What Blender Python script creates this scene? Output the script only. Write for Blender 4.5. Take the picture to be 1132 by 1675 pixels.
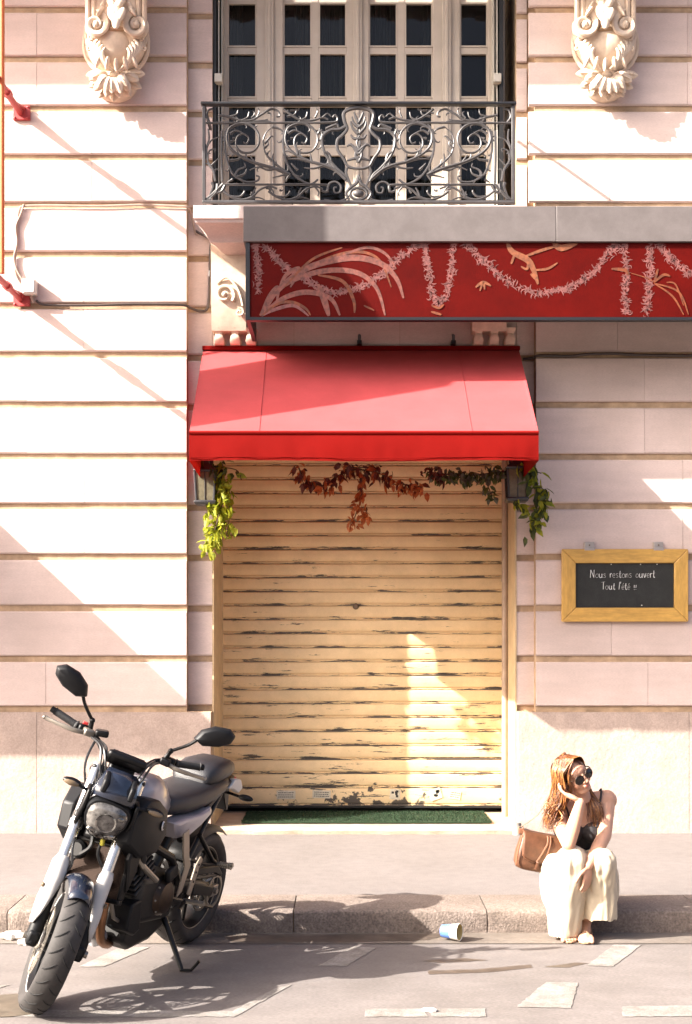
import bpy, bmesh, math, random
from mathutils import Vector, Matrix, Euler
from mathutils import noise as mnoise

for _o in list(bpy.data.objects):
    bpy.data.objects.remove(_o)
scene = bpy.context.scene
COL = scene.collection
R = math.radians
rng = random.Random(7)

# ------------------------------------------------------------------ camera
# facade plane is Y = 0, road is Z = 0, the street runs along X
CAM_D, CAM_H, FPX = 9.8, 1.6, 2085.0
cam_data = bpy.data.cameras.new('camera')
cam_data.sensor_fit = 'HORIZONTAL'
cam_data.sensor_width = 36.0
cam_data.lens = 36.0 * FPX / 1132.0
cam_data.shift_y = 212.5 / 1132.0
cam_data.clip_start = 0.1
cam_data.clip_end = 500.0
cam = bpy.data.objects.new('camera', cam_data)
cam.location = (0.0, -CAM_D, CAM_H)
cam.rotation_euler = (R(90), 0, 0)
COL.objects.link(cam)
scene.camera = cam

# ------------------------------------------------------------------ sun and sky
SUN = Vector((2.25, 1.0, -1.60)).normalized()        # travel direction of sunlight
world = bpy.data.worlds.new('World')
scene.world = world
world.use_nodes = True
_nt = world.node_tree
_bg = _nt.nodes['Background']
_sky = _nt.nodes.new('ShaderNodeTexSky')
_sky.sky_type = 'NISHITA'
_sky.sun_disc = False
_sky.sun_elevation = math.asin(-SUN.z)
_sky.sun_rotation = math.atan2(-SUN.x, -SUN.y)
_sky.air_density = 0.55
_sky.dust_density = 7.0
_sky.ozone_density = 0.3
_nt.links.new(_sky.outputs[0], _bg.inputs[0])
_bg.inputs[1].default_value = 0.105
sun_data = bpy.data.lights.new('sun', 'SUN')
sun_data.energy = 4.4
sun_data.angle = R(0.5)
sun_data.color = (1.0, 0.93, 0.84)
sun = bpy.data.objects.new('sun', sun_data)
sun.rotation_euler = SUN.to_track_quat('-Z', 'Y').to_euler()
sun.location = (-12, -8, 10)
COL.objects.link(sun)
vs = scene.view_settings
vs.view_transform = 'Standard'
vs.look = 'None'
vs.gamma = 1.0
vs.use_curve_mapping = False
vs.exposure = 2.16

scene.cycles.max_bounces = 6
scene.cycles.diffuse_bounces = 4
scene.cycles.glossy_bounces = 3
scene.cycles.caustics_reflective = False
scene.cycles.caustics_refractive = False
# ------------------------------------------------------------------ measuring helpers
S0 = FPX / CAM_D                                     # 212.8 drawing units to the metre on the facade
def fx(px, Y=0.0): return (px - 566.0) * (Y + CAM_D) / FPX
def fz(py, Y=0.0): return CAM_H - (py - 1050.0) * (Y + CAM_D) / FPX
def gp(px, py, z=0.0):
    D = (CAM_H - z) * FPX / (py - 1050.0)
    return Vector(((px - 566.0) * D / FPX, D - CAM_D, z))

# ------------------------------------------------------------------ materials
MATS = {}
def mat(name, col, rough=0.65, metal=0.0, var=0.12, scale=4.0, bump=0.0, bscale=60.0, col2=None, stain=0.0,
        sscale=1.2, spec=0.5, coat=0.0, trans=0.0, stretch=(1, 1, 1), fine=0.0, fscale=220.0, piece=0.0):
    m = bpy.data.materials.new(name)
    m.use_nodes = True
    nt = m.node_tree
    N, L = nt.nodes, nt.links
    b = N['Principled BSDF']
    b.inputs['Roughness'].default_value = rough
    b.inputs['Metallic'].default_value = metal
    b.inputs['Specular IOR Level'].default_value = spec
    if coat:
        b.inputs['Coat Weight'].default_value = coat
        b.inputs['Coat Roughness'].default_value = 0.08
    g = N.new('ShaderNodeNewGeometry')
    mp = N.new('ShaderNodeMapping')
    mp.inputs['Scale'].default_value = stretch
    L.new(g.outputs['Position'], mp.inputs['Vector'])
    n1 = N.new('ShaderNodeTexNoise')
    n1.inputs['Scale'].default_value = scale
    n1.inputs['Detail'].default_value = 5
    n1.inputs['Roughness'].default_value = 0.62
    L.new(mp.outputs[0], n1.inputs['Vector'])
    rp = N.new('ShaderNodeValToRGB')
    c2 = col2 if col2 else tuple(c * (1 + var) for c in col)
    c1 = col if col2 else tuple(c * (1 - var) for c in col)
    rp.color_ramp.elements[0].position = 0.34
    rp.color_ramp.elements[1].position = 0.66
    rp.color_ramp.elements[0].color = (*c1, 1)
    rp.color_ramp.elements[1].color = (*c2, 1)
    L.new(n1.outputs['Fac'], rp.inputs[0])
    out = rp.outputs[0]
    if stain:
        n2 = N.new('ShaderNodeTexNoise')
        n2.inputs['Scale'].default_value = sscale
        n2.inputs['Detail'].default_value = 7
        n2.inputs['Roughness'].default_value = 0.7
        L.new(g.outputs['Position'], n2.inputs['Vector'])
        r2 = N.new('ShaderNodeValToRGB')
        r2.color_ramp.elements[0].position = 0.38
        r2.color_ramp.elements[1].position = 0.62
        r2.color_ramp.elements[0].color = (1 - stain, 1 - stain * 1.05, 1 - stain * 1.15, 1)
        r2.color_ramp.elements[1].color = (1, 1, 1, 1)
        L.new(n2.outputs['Fac'], r2.inputs[0])
        mx = N.new('ShaderNodeMix'); mx.data_type = 'RGBA'; mx.blend_type = 'MULTIPLY'
        mx.inputs['Factor'].default_value = 1
        L.new(out, mx.inputs['A']); L.new(r2.outputs[0], mx.inputs['B'])
        out = mx.outputs['Result']
    if fine:
        n3 = N.new('ShaderNodeTexNoise')
        n3.inputs['Scale'].default_value = fscale
        n3.inputs['Detail'].default_value = 3
        L.new(mp.outputs[0], n3.inputs['Vector'])
        r3 = N.new('ShaderNodeValToRGB')
        r3.color_ramp.elements[0].position = 0.3
        r3.color_ramp.elements[1].position = 0.7
        r3.color_ramp.elements[0].color = (1 - fine,) * 3 + (1,)
        r3.color_ramp.elements[1].color = (1, 1, 1, 1)
        L.new(n3.outputs['Fac'], r3.inputs[0])
        mx = N.new('ShaderNodeMix'); mx.data_type = 'RGBA'; mx.blend_type = 'MULTIPLY'
        mx.inputs['Factor'].default_value = 1
        L.new(out, mx.inputs['A']); L.new(r3.outputs[0], mx.inputs['B'])
        out = mx.outputs['Result']
    if piece:                                        # each block keeps its own tone
        oi = N.new('ShaderNodeObjectInfo')
        mr = N.new('ShaderNodeMapRange'); mr.inputs['To Min'].default_value = 1 - piece; mr.inputs['To Max'].default_value = 1 + piece
        L.new(oi.outputs['Random'], mr.inputs['Value'])
        hv = N.new('ShaderNodeHueSaturation')
        L.new(mr.outputs[0], hv.inputs['Value']); L.new(out, hv.inputs['Color'])
        out = hv.outputs[0]
    L.new(out, b.inputs['Base Color'])
    if bump:
        n4 = N.new('ShaderNodeTexNoise')
        n4.inputs['Scale'].default_value = bscale
        n4.inputs['Detail'].default_value = 6
        L.new(mp.outputs[0], n4.inputs['Vector'])
        bp = N.new('ShaderNodeBump')
        bp.inputs['Strength'].default_value = bump
        bp.inputs['Distance'].default_value = 0.01
        L.new(n4.outputs['Fac'], bp.inputs['Height'])
        L.new(bp.outputs[0], b.inputs['Normal'])
    if trans:
        tr = N.new('ShaderNodeBsdfTranslucent')
        L.new(out, tr.inputs['Color'])
        ms = N.new('ShaderNodeMixShader')
        ms.inputs[0].default_value = trans
        L.new(b.outputs[0], ms.inputs[1]); L.new(tr.outputs[0], ms.inputs[2])
        L.new(ms.outputs[0], N['Material Output'].inputs[0])
    MATS[name] = m
    return m

# ------------------------------------------------------------------ mesh builder
class MB:
    def __init__(self):
        self.v, self.f, self.mi = [], [], []
    def add(self, verts, faces, mi=0):
        k = len(self.v)
        self.v += [Vector(p) for p in verts]
        self.f += [tuple(i + k for i in q) for q in faces]
        self.mi += [mi] * len(faces)
        return self
    def box(self, x0, x1, y0, y1, z0, z1, mi=0):
        return self.add([(x0, y0, z0), (x1, y0, z0), (x1, y1, z0), (x0, y1, z0), (x0, y0, z1), (x1, y0, z1), (x1, y1, z1), (x0, y1, z1)],
                        [(0, 3, 2, 1), (4, 5, 6, 7), (0, 1, 5, 4), (1, 2, 6, 5), (2, 3, 7, 6), (3, 0, 4, 7)], mi)
    def obox(self, c, s, rot=None, mi=0):
        rot = rot or Matrix.Identity(3)
        c = Vector(c)
        k = [c + rot @ Vector((sx * s[0] / 2, sy * s[1] / 2, sz * s[2] / 2)) for sz in (-1, 1) for sx, sy in ((-1, -1), (1, -1), (1, 1), (-1, 1))]
        return self.add(k, [(0, 3, 2, 1), (4, 5, 6, 7), (0, 1, 5, 4), (1, 2, 6, 5), (2, 3, 7, 6), (3, 0, 4, 7)], mi)
    def block(self, x0, x1, z0, z1, yf, yb, c=0.006, cv=0.002):
        # ashlar: full outline behind, eased front arris
        a = [(x0, yb, z0), (x1, yb, z0), (x1, yb, z1), (x0, yb, z1)]
        b = [(x0, yf + c, z0), (x1, yf + c, z0), (x1, yf + c, z1), (x0, yf + c, z1)]
        d = [(x0 + cv, yf, z0 + c), (x1 - cv, yf, z0 + c), (x1 - cv, yf, z1 - c), (x0 + cv, yf, z1 - c)]
        fs = [(8, 9, 10, 11)]
        for i in range(4):
            j = (i + 1) % 4
            fs += [(i, j, 4 + j, 4 + i), (4 + i, 4 + j, 8 + j, 8 + i)]
        return self.add(a + b + d, fs)
    def loft(self, rings, caps=True, closed=True, mi=0):
        n = len(rings[0])
        vs_, fs = [], []
        for r in rings: vs_ += list(r)
        m = n if closed else n - 1
        for i in range(len(rings) - 1):
            for j in range(m):
                k = (j + 1) % n
                fs.append((i * n + j, i * n + k, (i + 1) * n + k, (i + 1) * n + j))
        if caps:
            fs.append(tuple(range(n - 1, -1, -1)))
            b = (len(rings) - 1) * n
            fs.append(tuple(b + j for j in range(n)))
        return self.add(vs_, fs, mi)
    def tube(self, pts, rad, n=8, caps=True, flat=1.0, up=None, mi=0):
        pts = [Vector(p) for p in pts]
        if not hasattr(rad, '__len__'): rad = [rad] * len(pts)
        rings = []
        prev = None
        for i, p in enumerate(pts):
            a = pts[max(i - 1, 0)]; b = pts[min(i + 1, len(pts) - 1)]
            t = (b - a)
            if t.length < 1e-9: t = Vector((0, 0, 1))
            t.normalize()
            if prev is None:
                u = Vector(up) if up else (Vector((0, 0, 1)) if abs(t.z) < 0.9 else Vector((0, 1, 0)))
            else: u = prev
            s = t.cross(u)
            if s.length < 1e-6: s = t.cross(Vector((1, 0.3, 0)))
            s.normalize()
            u = s.cross(t).normalized()
            prev = u
            r = rad[i]
            rings.append([p + (s * math.cos(2 * math.pi * k / n) + u * (math.sin(2 * math.pi * k / n) * flat)) * r for k in range(n)])
        return self.loft(rings, caps, True, mi)
    def lathe(self, prof, n=24, M=None, a0=0.0, a1=2 * math.pi, mi=0):
        M = M or Matrix.Identity(4)
        full = abs(a1 - a0 - 2 * math.pi) < 1e-6
        m = n if full else n + 1
        rings = []
        for k in range(m):
            a = a0 + (a1 - a0) * k / n
            rings.append([M @ Vector((r * math.cos(a), r * math.sin(a), z)) for r, z in prof])
        vs_, fs = [], []
        p = len(prof)
        for r in rings: vs_ += r
        for k in range(n if full else n):
            k2 = (k + 1) % m
            for j in range(p - 1):
                fs.append((k * p + j, k2 * p + j, k2 * p + j + 1, k * p + j + 1))
        return self.add(vs_, fs, mi)
    def ell(self, c, r, rot=None, nu=16, nv=10, mi=0):
        rot = rot or Matrix.Identity(3)
        c = Vector(c)
        if not hasattr(r, '__len__'): r = (r, r, r)
        vs_ = [c + rot @ Vector((0, 0, r[2]))]
        for i in range(1, nv):
            th = math.pi * i / nv
            for j in range(nu):
                ph = 2 * math.pi * j / nu
                vs_.append(c + rot @ Vector((r[0] * math.sin(th) * math.cos(ph), r[1] * math.sin(th) * math.sin(ph), r[2] * math.cos(th))))
        vs_.append(c + rot @ Vector((0, 0, -r[2])))
        fs = []
        for j in range(nu): fs.append((0, 1 + j, 1 + (j + 1) % nu))
        for i in range(nv - 2):
            for j in range(nu):
                a = 1 + i * nu + j; b = 1 + i * nu + (j + 1) % nu
                fs.append((a, a + nu, b + nu, b))
        e = len(vs_) - 1; b0 = 1 + (nv - 2) * nu
        for j in range(nu): fs.append((b0 + j, e, b0 + (j + 1) % nu))
        return self.add(vs_, fs, mi)
    def prism(self, poly, fn, a, b, mi=0):
        # poly: list of 2-D points, fn(u, v, w) -> 3-D, extruded from w = a to w = b
        n = len(poly)
        vs_ = [fn(u, v, a) for u, v in poly] + [fn(u, v, b) for u, v in poly]
        fs = [tuple(range(n - 1, -1, -1)), tuple(range(n, 2 * n))]
        for i in range(n):
            j = (i + 1) % n
            fs.append((i, j, n + j, n + i))
        return self.add(vs_, fs, mi)
    def grid(self, fn, nu, nv, mi=0):
        vs_ = [fn(i / nu, j / nv) for j in range(nv + 1) for i in range(nu + 1)]
        fs = [(j * (nu + 1) + i, j * (nu + 1) + i + 1, (j + 1) * (nu + 1) + i + 1, (j + 1) * (nu + 1) + i) for j in range(nv) for i in range(nu)]
        return self.add(vs_, fs, mi)
    def xf(self, M):
        self.v = [M @ p for p in self.v]
        return self
    def mesh(self, name, ms, ang=32, fixn=True):
        me = bpy.data.meshes.new(name)
        me.from_pydata([tuple(p) for p in self.v], [], self.f)
        if fixn:
            bm = bmesh.new(); bm.from_mesh(me)
            bmesh.ops.recalc_face_normals(bm, faces=bm.faces)
            bm.to_mesh(me); bm.free()
        ms = ms if isinstance(ms, (list, tuple)) else [ms]
        for m in ms: me.materials.append(MATS[m] if isinstance(m, str) else m)
        if len(ms) > 1:
            for p, k in zip(me.polygons, self.mi): p.material_index = k
        if ang:
            me.polygons.foreach_set('use_smooth', [True] * len(me.polygons))
            me.set_sharp_from_angle(angle=R(ang))
        return me
    def build(self, name, ms, parent=None, M=None, ang=32, bevel=0.0, sub=0, fixn=True, bseg=2, loc=None, **props):
        if M is not None: self.xf(M)
        me = self.mesh(name, ms, ang, fixn)
        return put(name, me, parent, bevel, sub, bseg, loc, **props)

WORLD = {}
def put(name, data, parent=None, bevel=0.0, sub=0, bseg=2, loc=None, **props):
    o = bpy.data.objects.new(name, data)
    COL.objects.link(o)
    if parent is not None:
        o.parent = parent                            # meshes are modelled in place, so keep them there
        o.matrix_parent_inverse = WORLD.get(parent.name, Matrix.Identity(4)).inverted()
    if loc is not None:
        o.location = loc
        WORLD[o.name] = Matrix.Translation(Vector(loc))
    if bevel:
        md = o.modifiers.new('bevel', 'BEVEL')
        md.width = bevel; md.segments = bseg; md.limit_method = 'ANGLE'; md.angle_limit = R(40)
    if sub:
        md = o.modifiers.new('sub', 'SUBSURF'); md.levels = sub; md.render_levels = sub
    for k, v in props.items(): o[k] = v
    return o

def thing(name, label, cat, loc=(0, 0, 0), group=None, M=None):
    o = bpy.data.objects.new(name, None)
    o.empty_display_size = 0.1
    COL.objects.link(o)
    if M is not None:
        o.matrix_basis = M; WORLD[o.name] = M.copy()
    else:
        o.location = loc; WORLD[o.name] = Matrix.Translation(Vector(loc))
    o['label'] = label; o['category'] = cat
    if group: o['group'] = group
    return o

def tag(o, label, cat, group=None):
    o['label'] = label; o['category'] = cat
    if group: o['group'] = group
    return o

def smooth_path(pts, n=6, closed=False):
    pts = [Vector(p) for p in pts]
    out = []
    m = len(pts)
    for i in range(m - 1):
        p0 = pts[max(i - 1, 0)]; p1 = pts[i]; p2 = pts[i + 1]; p3 = pts[min(i + 2, m - 1)]
        for k in range(n):
            t = k / n
            out.append(0.5 * ((2 * p1) + (p2 - p0) * t + (2 * p0 - 5 * p1 + 4 * p2 - p3) * t * t + (3 * p1 - p0 - 3 * p2 + p3) * t ** 3))
    out.append(pts[-1])
    return out

def lerp(a, b, t): return a + (b - a) * t
# ------------------------------------------------------------------ surface materials
mat('stone', (0.68, 0.55, 0.505), rough=0.85, var=0.06, scale=3.0, stretch=(0.5, 1, 3.2), bump=0.12, bscale=45, stain=0.16, sscale=0.9, fine=0.16, fscale=110, piece=.06)
mat('stone_plinth', (0.46, 0.362, 0.312), rough=0.9, var=0.08, scale=7.0, bump=0.45, bscale=28, stain=0.14, sscale=1.6, fine=0.22, fscale=90)
mat('joint', (0.44, 0.31, 0.20), rough=0.95, var=0.2, scale=9.0, bump=0.3, bscale=50, stain=0.25, sscale=4)
mat('carved', (0.66, 0.535, 0.42), rough=0.8, var=0.07, scale=10, bump=0.1, bscale=70, stain=0.15, sscale=5)
mat('plaster', (0.56, 0.44, 0.36), rough=0.9, var=0.08, scale=5, bump=0.2, bscale=40, stain=0.15, sscale=2)
mat('jamb_paint', (0.56, 0.42, 0.25), rough=0.55, var=0.07, scale=6, bump=0.08, bscale=30, stain=0.15, sscale=3)
mat('asphalt', (0.168, 0.148, 0.141), rough=0.9, var=0.08, scale=14, bump=0.15, bscale=160, stain=0.12, sscale=1.3, fine=0.28, fscale=110)
mat('road', (0.168, 0.148, 0.141), rough=0.9, var=0.10, scale=5, bump=0.18, bscale=170, stain=0.18, sscale=1.6, fine=0.30, fscale=95, stretch=(0.6, 1.3, 1))
mat('gutter', (0.19, 0.16, 0.138), rough=0.85, var=0.12, scale=6, bump=0.4, bscale=120, stain=0.35, sscale=2.2, fine=0.3, fscale=200, stretch=(0.3, 1.5, 1))
mat('granite', (0.25, 0.20, 0.172), rough=0.9, var=0.14, scale=30, bump=0.6, bscale=90, stain=0.25, sscale=3, fine=0.5, fscale=85)
mat('marking', (0.27, 0.25, 0.235), rough=0.8, var=0.06, scale=12, bump=0.35, bscale=160, stain=0.35, sscale=9, fine=0.3, fscale=90)
mat('concrete', (0.42, 0.335, 0.25), rough=0.9, var=0.1, scale=10, bump=0.5, bscale=70, stain=0.2, sscale=4)
mat('glass_dark', (0.006, 0.006, 0.007), rough=0.06, var=0.0, spec=0.28)
mat('window_paint', (0.47, 0.415, 0.35), rough=0.55, var=0.04, scale=5, stain=0.1, sscale=4)
mat('dark_void', (0.010, 0.010, 0.010), rough=0.9)
mat('curtain', (0.045, 0.045, 0.042), rough=0.9, var=0.3, scale=8, stretch=(8, 1, .3))
mat('facade_far', (0.62, 0.52, 0.45), rough=0.9, var=0.06, scale=1.2, stain=0.1)
mat('zinc_far', (0.16, 0.17, 0.19), rough=0.5, var=0.08)

# ------------------------------------------------------------------ ground
SW = 0.129                                           # pavement level
KF = -2.815                                          # kerb front face
KB = -2.385                                          # kerb back edge
MB().grid(lambda u, v: (lerp(-60, 60, u), lerp(-60, KF + 0.06, v), 0.0), 24, 12).build('road', 'road', ang=0, kind='structure')
MB().grid(lambda u, v: (lerp(-30, 30, u), lerp(KF - 0.24, KF + 0.05, v), 0.004), 60, 2).build('gutter', 'gutter', ang=0, kind='structure')
MB().grid(lambda u, v: (lerp(-30, 30, u), lerp(KB - 0.02, 0.5, v), SW - 0.002 * (1 - v)), 30, 6).build('pavement', 'asphalt', ang=0, kind='structure')
kerb = MB().box(-30, 30, KF + 0.04, KB - 0.01, -0.3, SW - 0.03).build('kerb', 'joint', ang=0, kind='structure')
kx = [-5.2, -4.05, -2.93, -1.86, -0.735, 0.345, 0.86, 1.955, 3.1, 4.2, 5.3]
kx[4] = fx(160, -2.81) - 0.0; kx[5] = fx(480, -2.81); kx[6] = fx(797, -2.81)
for a, b in zip(kx[:-1], kx[1:]):
    w = MB()
    prof = [(KF + 0.012, -0.05), (KF + 0.004, 0.06), (KF + 0.005, 0.108), (KF + 0.010, 0.120), (KF + 0.024, 0.1275), (KB - 0.2, 0.131), (KB, 0.130), (KB, -0.05)]
    n = 14
    rings = []
    for i in range(n + 1):
        x = lerp(a + 0.003, b - 0.003, i / n)
        e = 0.006 if i in (0, n) else 0.0
        rings.append([(x, y + (rng.uniform(-.004, .004) if 0 < k < 5 else 0) + (e if k < 5 else 0), z + (rng.uniform(-.003, .003) if 2 <= k <= 4 else 0) - (e if 2 < k < 6 else 0)) for k, (y, z) in enumerate(prof)])
    w.loft(rings).build('kerb_stone', 'granite', kerb, ang=40)

def ground_poly(name, pts, z, m, **props):
    w = MB()
    p = [gp(x, y, 0) for x, y in pts]
    c = sum(p, Vector()) / len(p)
    # ragged worn edge
    rim = []
    for i in range(len(p)):
        a, b = p[i], p[(i + 1) % len(p)]
        k = max(2, int((b - a).length / 0.03))
        for j in range(k):
            q = a.lerp(b, j / k)
            rim.append(Vector((q.x + rng.uniform(-.004, .004), q.y + rng.uniform(-.004, .004), z)))
    w.add(rim, [tuple(range(len(rim)))])
    return w.build(name, m, ang=0, kind='structure', **props)
marks = [[(845, 1648), (935, 1650), (946, 1608), (893, 1607)], [(960, 1580), (1003, 1582), (1050, 1546), (1004, 1546)],
         [(597, 1651), (690, 1651), (700, 1664), (597, 1664)], [(702, 1651), (794, 1650), (797, 1664), (706, 1664)],
         [(1018, 1647), (1190, 1645), (1190, 1663), (1018, 1664)], [(380, 1655), (450, 1617), (478, 1611), (384, 1664), (-60, 1664), (-60, 1652)],
         [(521, 1580), (566, 1581), (616, 1551), (578, 1549)], [(128, 1582), (170, 1582), (245, 1550), (200, 1549)], [(-30, 1618), (4, 1612), (18, 1611), (-30, 1626)]]
mat('road_patch', (0.115, 0.096, 0.090), rough=.85, var=.15, scale=9, bump=.2, bscale=150, stain=.25, sscale=3, fine=.25, fscale=160)
mat('road_damp_shade', (0.085, 0.066, 0.054), rough=.5, var=.3, scale=12, stain=.3, sscale=5)
for q in ([(700, 1588), (780, 1586), (868, 1578), (872, 1583), (800, 1591), (702, 1594)], [(890, 1582), (940, 1575), (962, 1576), (930, 1583)], [(690, 1572), (760, 1568), (800, 1571), (720, 1576)]): ground_poly('damp_shade_streak', q, 0.0016, 'road_damp_shade')
ground_poly('damp_shade_streak', [(365, 1532), (560, 1530), (745, 1528), (700, 1539), (560, 1543), (380, 1542)], 0.0056, 'road_damp_shade')  # this one mostly paints the shade lying along the gutter
for q in marks: ground_poly('road_marking', q, 0.0028, 'marking')

# ------------------------------------------------------------------ the building front
building = thing('stone_building', 'pale pink stone building front with deep horizontal joints and carved brackets', 'building', (0, 0, SW))
XL0, XR0 = -7.5, 7.5
xa, xb = fx(305), fx(345)          # left pier edge, door edge
xc, xd = fx(848), fx(877)          # door edge, right pier edge
xwr = fx(865)
RC = 0.105                         # setback of the opening surround
JD = 0.022                         # joint depth
YD = 0.78                          # shutter plane
joints = [fz(y) for y in (1160, 1078, 995, 911, 828, 747, 662, 580, 500, 416, 335, 257, 177, 96, 15)]
while joints[-1] < 9.6: joints.append(joints[-1] + 0.383)
ZT = joints[-1]
PZ = joints[0]
DT = 3.62                          # door head, behind the awning
WB, WT = 4.80, 7.6                 # window opening
back = MB()
back.box(XL0, xa, JD, 1.2, PZ - 0.02, ZT)
back.box(xa, xb, RC + JD, 1.2, PZ - 0.02, ZT)
back.box(xd, XR0, JD, 1.2, PZ - 0.02, ZT)
back.box(xc, xd, RC + JD, 1.2, PZ - 0.02, ZT)
back.box(xb, xc, RC + 0.003, 1.2, DT, WB - 0.02)
back.box(xb, xc, RC + 0.003, 1.2, WT, ZT)
back.box(XL0, xb, 0.02, 1.2, -0.2, PZ - 0.02)
back.box(xc, XR0, 0.02, 1.2, -0.2, PZ - 0.02)
back.build('wall', 'joint', building, ang=0)
# painted reveals of the doorway
for xx, s in ((xb, -1), (xc, 1)):
    MB().box(min(xx, xx - s * 0.012), max(xx, xx - s * 0.012), RC - 0.004, YD + 0.2, SW, DT - 0.003).build('door_reveal', 'jamb_paint', building, ang=0)
MB().box(xb + 0.012, xc - 0.012, YD + 0.1, YD + 0.35, SW + 0.02, DT).build('door_recess', 'dark_void', building, ang=0)
vj_left = {1: [60], 2: [60], 3: [150], 4: [150], 5: [219], 6: [137], 7: [137], 8: [43], 9: [43], 10: [138], 11: [138], 12: [-40, 232], 13: [-40, 232], 14: [75]}
vj_right = {0: [1125], 1: [1125], 2: [1125], 3: [997], 4: [997], 5: [1090], 6: [1090], 7: [1010], 8: [1054], 9: [1054], 10: [1117], 11: [1117], 12: [1000], 13: [1000], 14: [1060]}
def course_blocks(x0, x1, cuts, z0, z1, yf, yb):
    xs = [x0] + sorted(c for c in cuts if x0 + .1 < c < x1 - .1) + [x1]
    for a, b in zip(xs[:-1], xs[1:]):
        o = rng.uniform(-0.0015, 0.0015)
        MB().block(a + (0.0006 if a > x0 else 0), b - (0.0006 if b < x1 else 0), z0, z1, yf + o, yb, c=rng.uniform(.008, .012), cv=.0008).build('stone_block', 'stone', building, ang=0)
JH = 0.0235
zs = joints
for k in range(len(zs) - 1):
    z0, z1 = zs[k] + JH, zs[k + 1] - JH
    row = 14 - k                    # row numbering from the top of the picture downwards
    cl = [fx(c) for c in vj_left.get(row, [rng.uniform(0, 200)])] + [-3.6 - 0.4 * (k % 2), -5.4 - 0.4 * (k % 2)]
    cr = [fx(c) for c in vj_right.get(row, [rng.uniform(950, 1100)])] + [3.6 + 0.4 * (k % 2), 5.4 + 0.4 * (k % 2)]
    course_blocks(XL0, xa, cl, z0, z1, 0.0, JD + 0.01)
    rx = xd if z1 < 4.9 else xwr
    course_blocks(rx, XR0, cr, z0, z1, 0.0, JD + 0.01)
    course_blocks(xa, xb - 0.001, [], z0, z1, RC, RC + JD + 0.01)
    course_blocks(xc + 0.001, rx, [], z0, z1, RC, RC + JD + 0.01)
# plain band above the door with hairline joints
zq = [DT + 0.002, joints[8], joints[9], WB - 0.03]
for za, zb in zip(zq[:-1], zq[1:]):
    course_blocks(xb + .001, xc - .001, [fx(480), fx(655)], za + .002, zb - .002, RC - .001, RC + .02)
# plinth
for a, b in ((XL0, -4.2), (-4.2, fx(60)), (fx(60), xb), (xc, fx(1127)), (fx(1127), 4.6), (4.6, XR0)):
    w = MB()
    w.grid(lambda u, v: (lerp(a + .0015, b - .0015, u), -0.006 - 0.004 * mnoise.noise((lerp(a, b, u) * 5, 0, v * 5)) + (0.012 if v in (0, 1) else 0), lerp(-0.1, PZ - JH, v)), 30, 12)
    w.box(a + .0015, b - .0015, 0.004, 0.03, -0.1, PZ - JH)
    w.build('plinth_block', 'stone_plinth', building, ang=30, fixn=False)
# threshold
w = MB()
n = 40
rings = []
for i in range(n + 1):
    x = lerp(xb - 0.0, xc + 0.0, i / n)
    j = 0.012 * mnoise.noise((x * 4, 3, 0)) + 0.008 * mnoise.noise((x * 17, 3, 0))
    rings.append([(x, -0.055 + j, SW - .03), (x, -0.06 + j, SW + 0.028 + j * .5), (x, -0.045, SW + 0.045), (x, YD + 0.12, SW + 0.055), (x, YD + 0.12, SW - .03)])
w.loft(rings).build('threshold', 'concrete', building, ang=30)

# ------------------------------------------------------------------ tall window above the door
YW = 0.36
def glass_material():
    m = bpy.data.materials.new('window_glass'); m.use_nodes = True
    nt = m.node_tree; N, L = nt.nodes, nt.links
    N.remove(N['Principled BSDF'])
    tr = N.new('ShaderNodeBsdfTransparent'); tr.inputs[0].default_value = (.80, .82, .82, 1)
    gl = N.new('ShaderNodeBsdfGlossy'); gl.inputs['Roughness'].default_value = .03
    nz = N.new('ShaderNodeTexNoise'); nz.inputs['Scale'].default_value = 3.0
    bp_ = N.new('ShaderNodeBump'); bp_.inputs['Strength'].default_value = .12; bp_.inputs['Distance'].default_value = .02
    g_ = N.new('ShaderNodeNewGeometry'); L.new(g_.outputs['Position'], nz.inputs['Vector'])
    L.new(nz.outputs['Fac'], bp_.inputs['Height']); L.new(bp_.outputs[0], gl.inputs['Normal'])
    fr = N.new('ShaderNodeFresnel'); fr.inputs['IOR'].default_value = 1.27
    mx = N.new('ShaderNodeMixShader')
    L.new(fr.outputs[0], mx.inputs[0]); L.new(tr.outputs[0], mx.inputs[1]); L.new(gl.outputs[0], mx.inputs[2])
    L.new(mx.outputs[0], N['Material Output'].inputs[0])
    MATS['window_glass'] = m
glass_material()
win = MB().box(xb + .002, xc - .02, YW + .55, YW + .58, WB, WT).build('window', 'dark_void', building, ang=0)
def wx(px): return fx(px, YW)
def wz(py): return fz(py, YW)
panes_x = [(372, 420), (463, 510), (521, 567), (603, 650), (662, 708), (752, 798)]
rows_y = [(-262, -185), (-176, -96), (-86, -8), (4, 77), (86, 160), (172, 240), (252, 330)]
fw = MB()
ztop, zbot = wz(-275), WB + .01
# stiles between the panes
edges = [347] + [e for p in panes_x for e in p] + [826]
for i in range(0, len(edges), 2):
    fw.box(wx(edges[i]), wx(edges[i + 1]), YW - (0.02 if edges[i + 1] - edges[i] > 20 else 0.0), YW + .05, zbot, ztop)
for (a, b) in panes_x:
    ys = [-275] + [e for r in rows_y for e in r] + [350]
    for i in range(0, len(ys), 2):
        fw.box(wx(a), wx(b), YW + 0.004, YW + .045, max(wz(ys[i + 1]), zbot), wz(ys[i]))
fw.build('window_frame', 'window_paint', win, ang=0, bevel=0.004)
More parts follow.
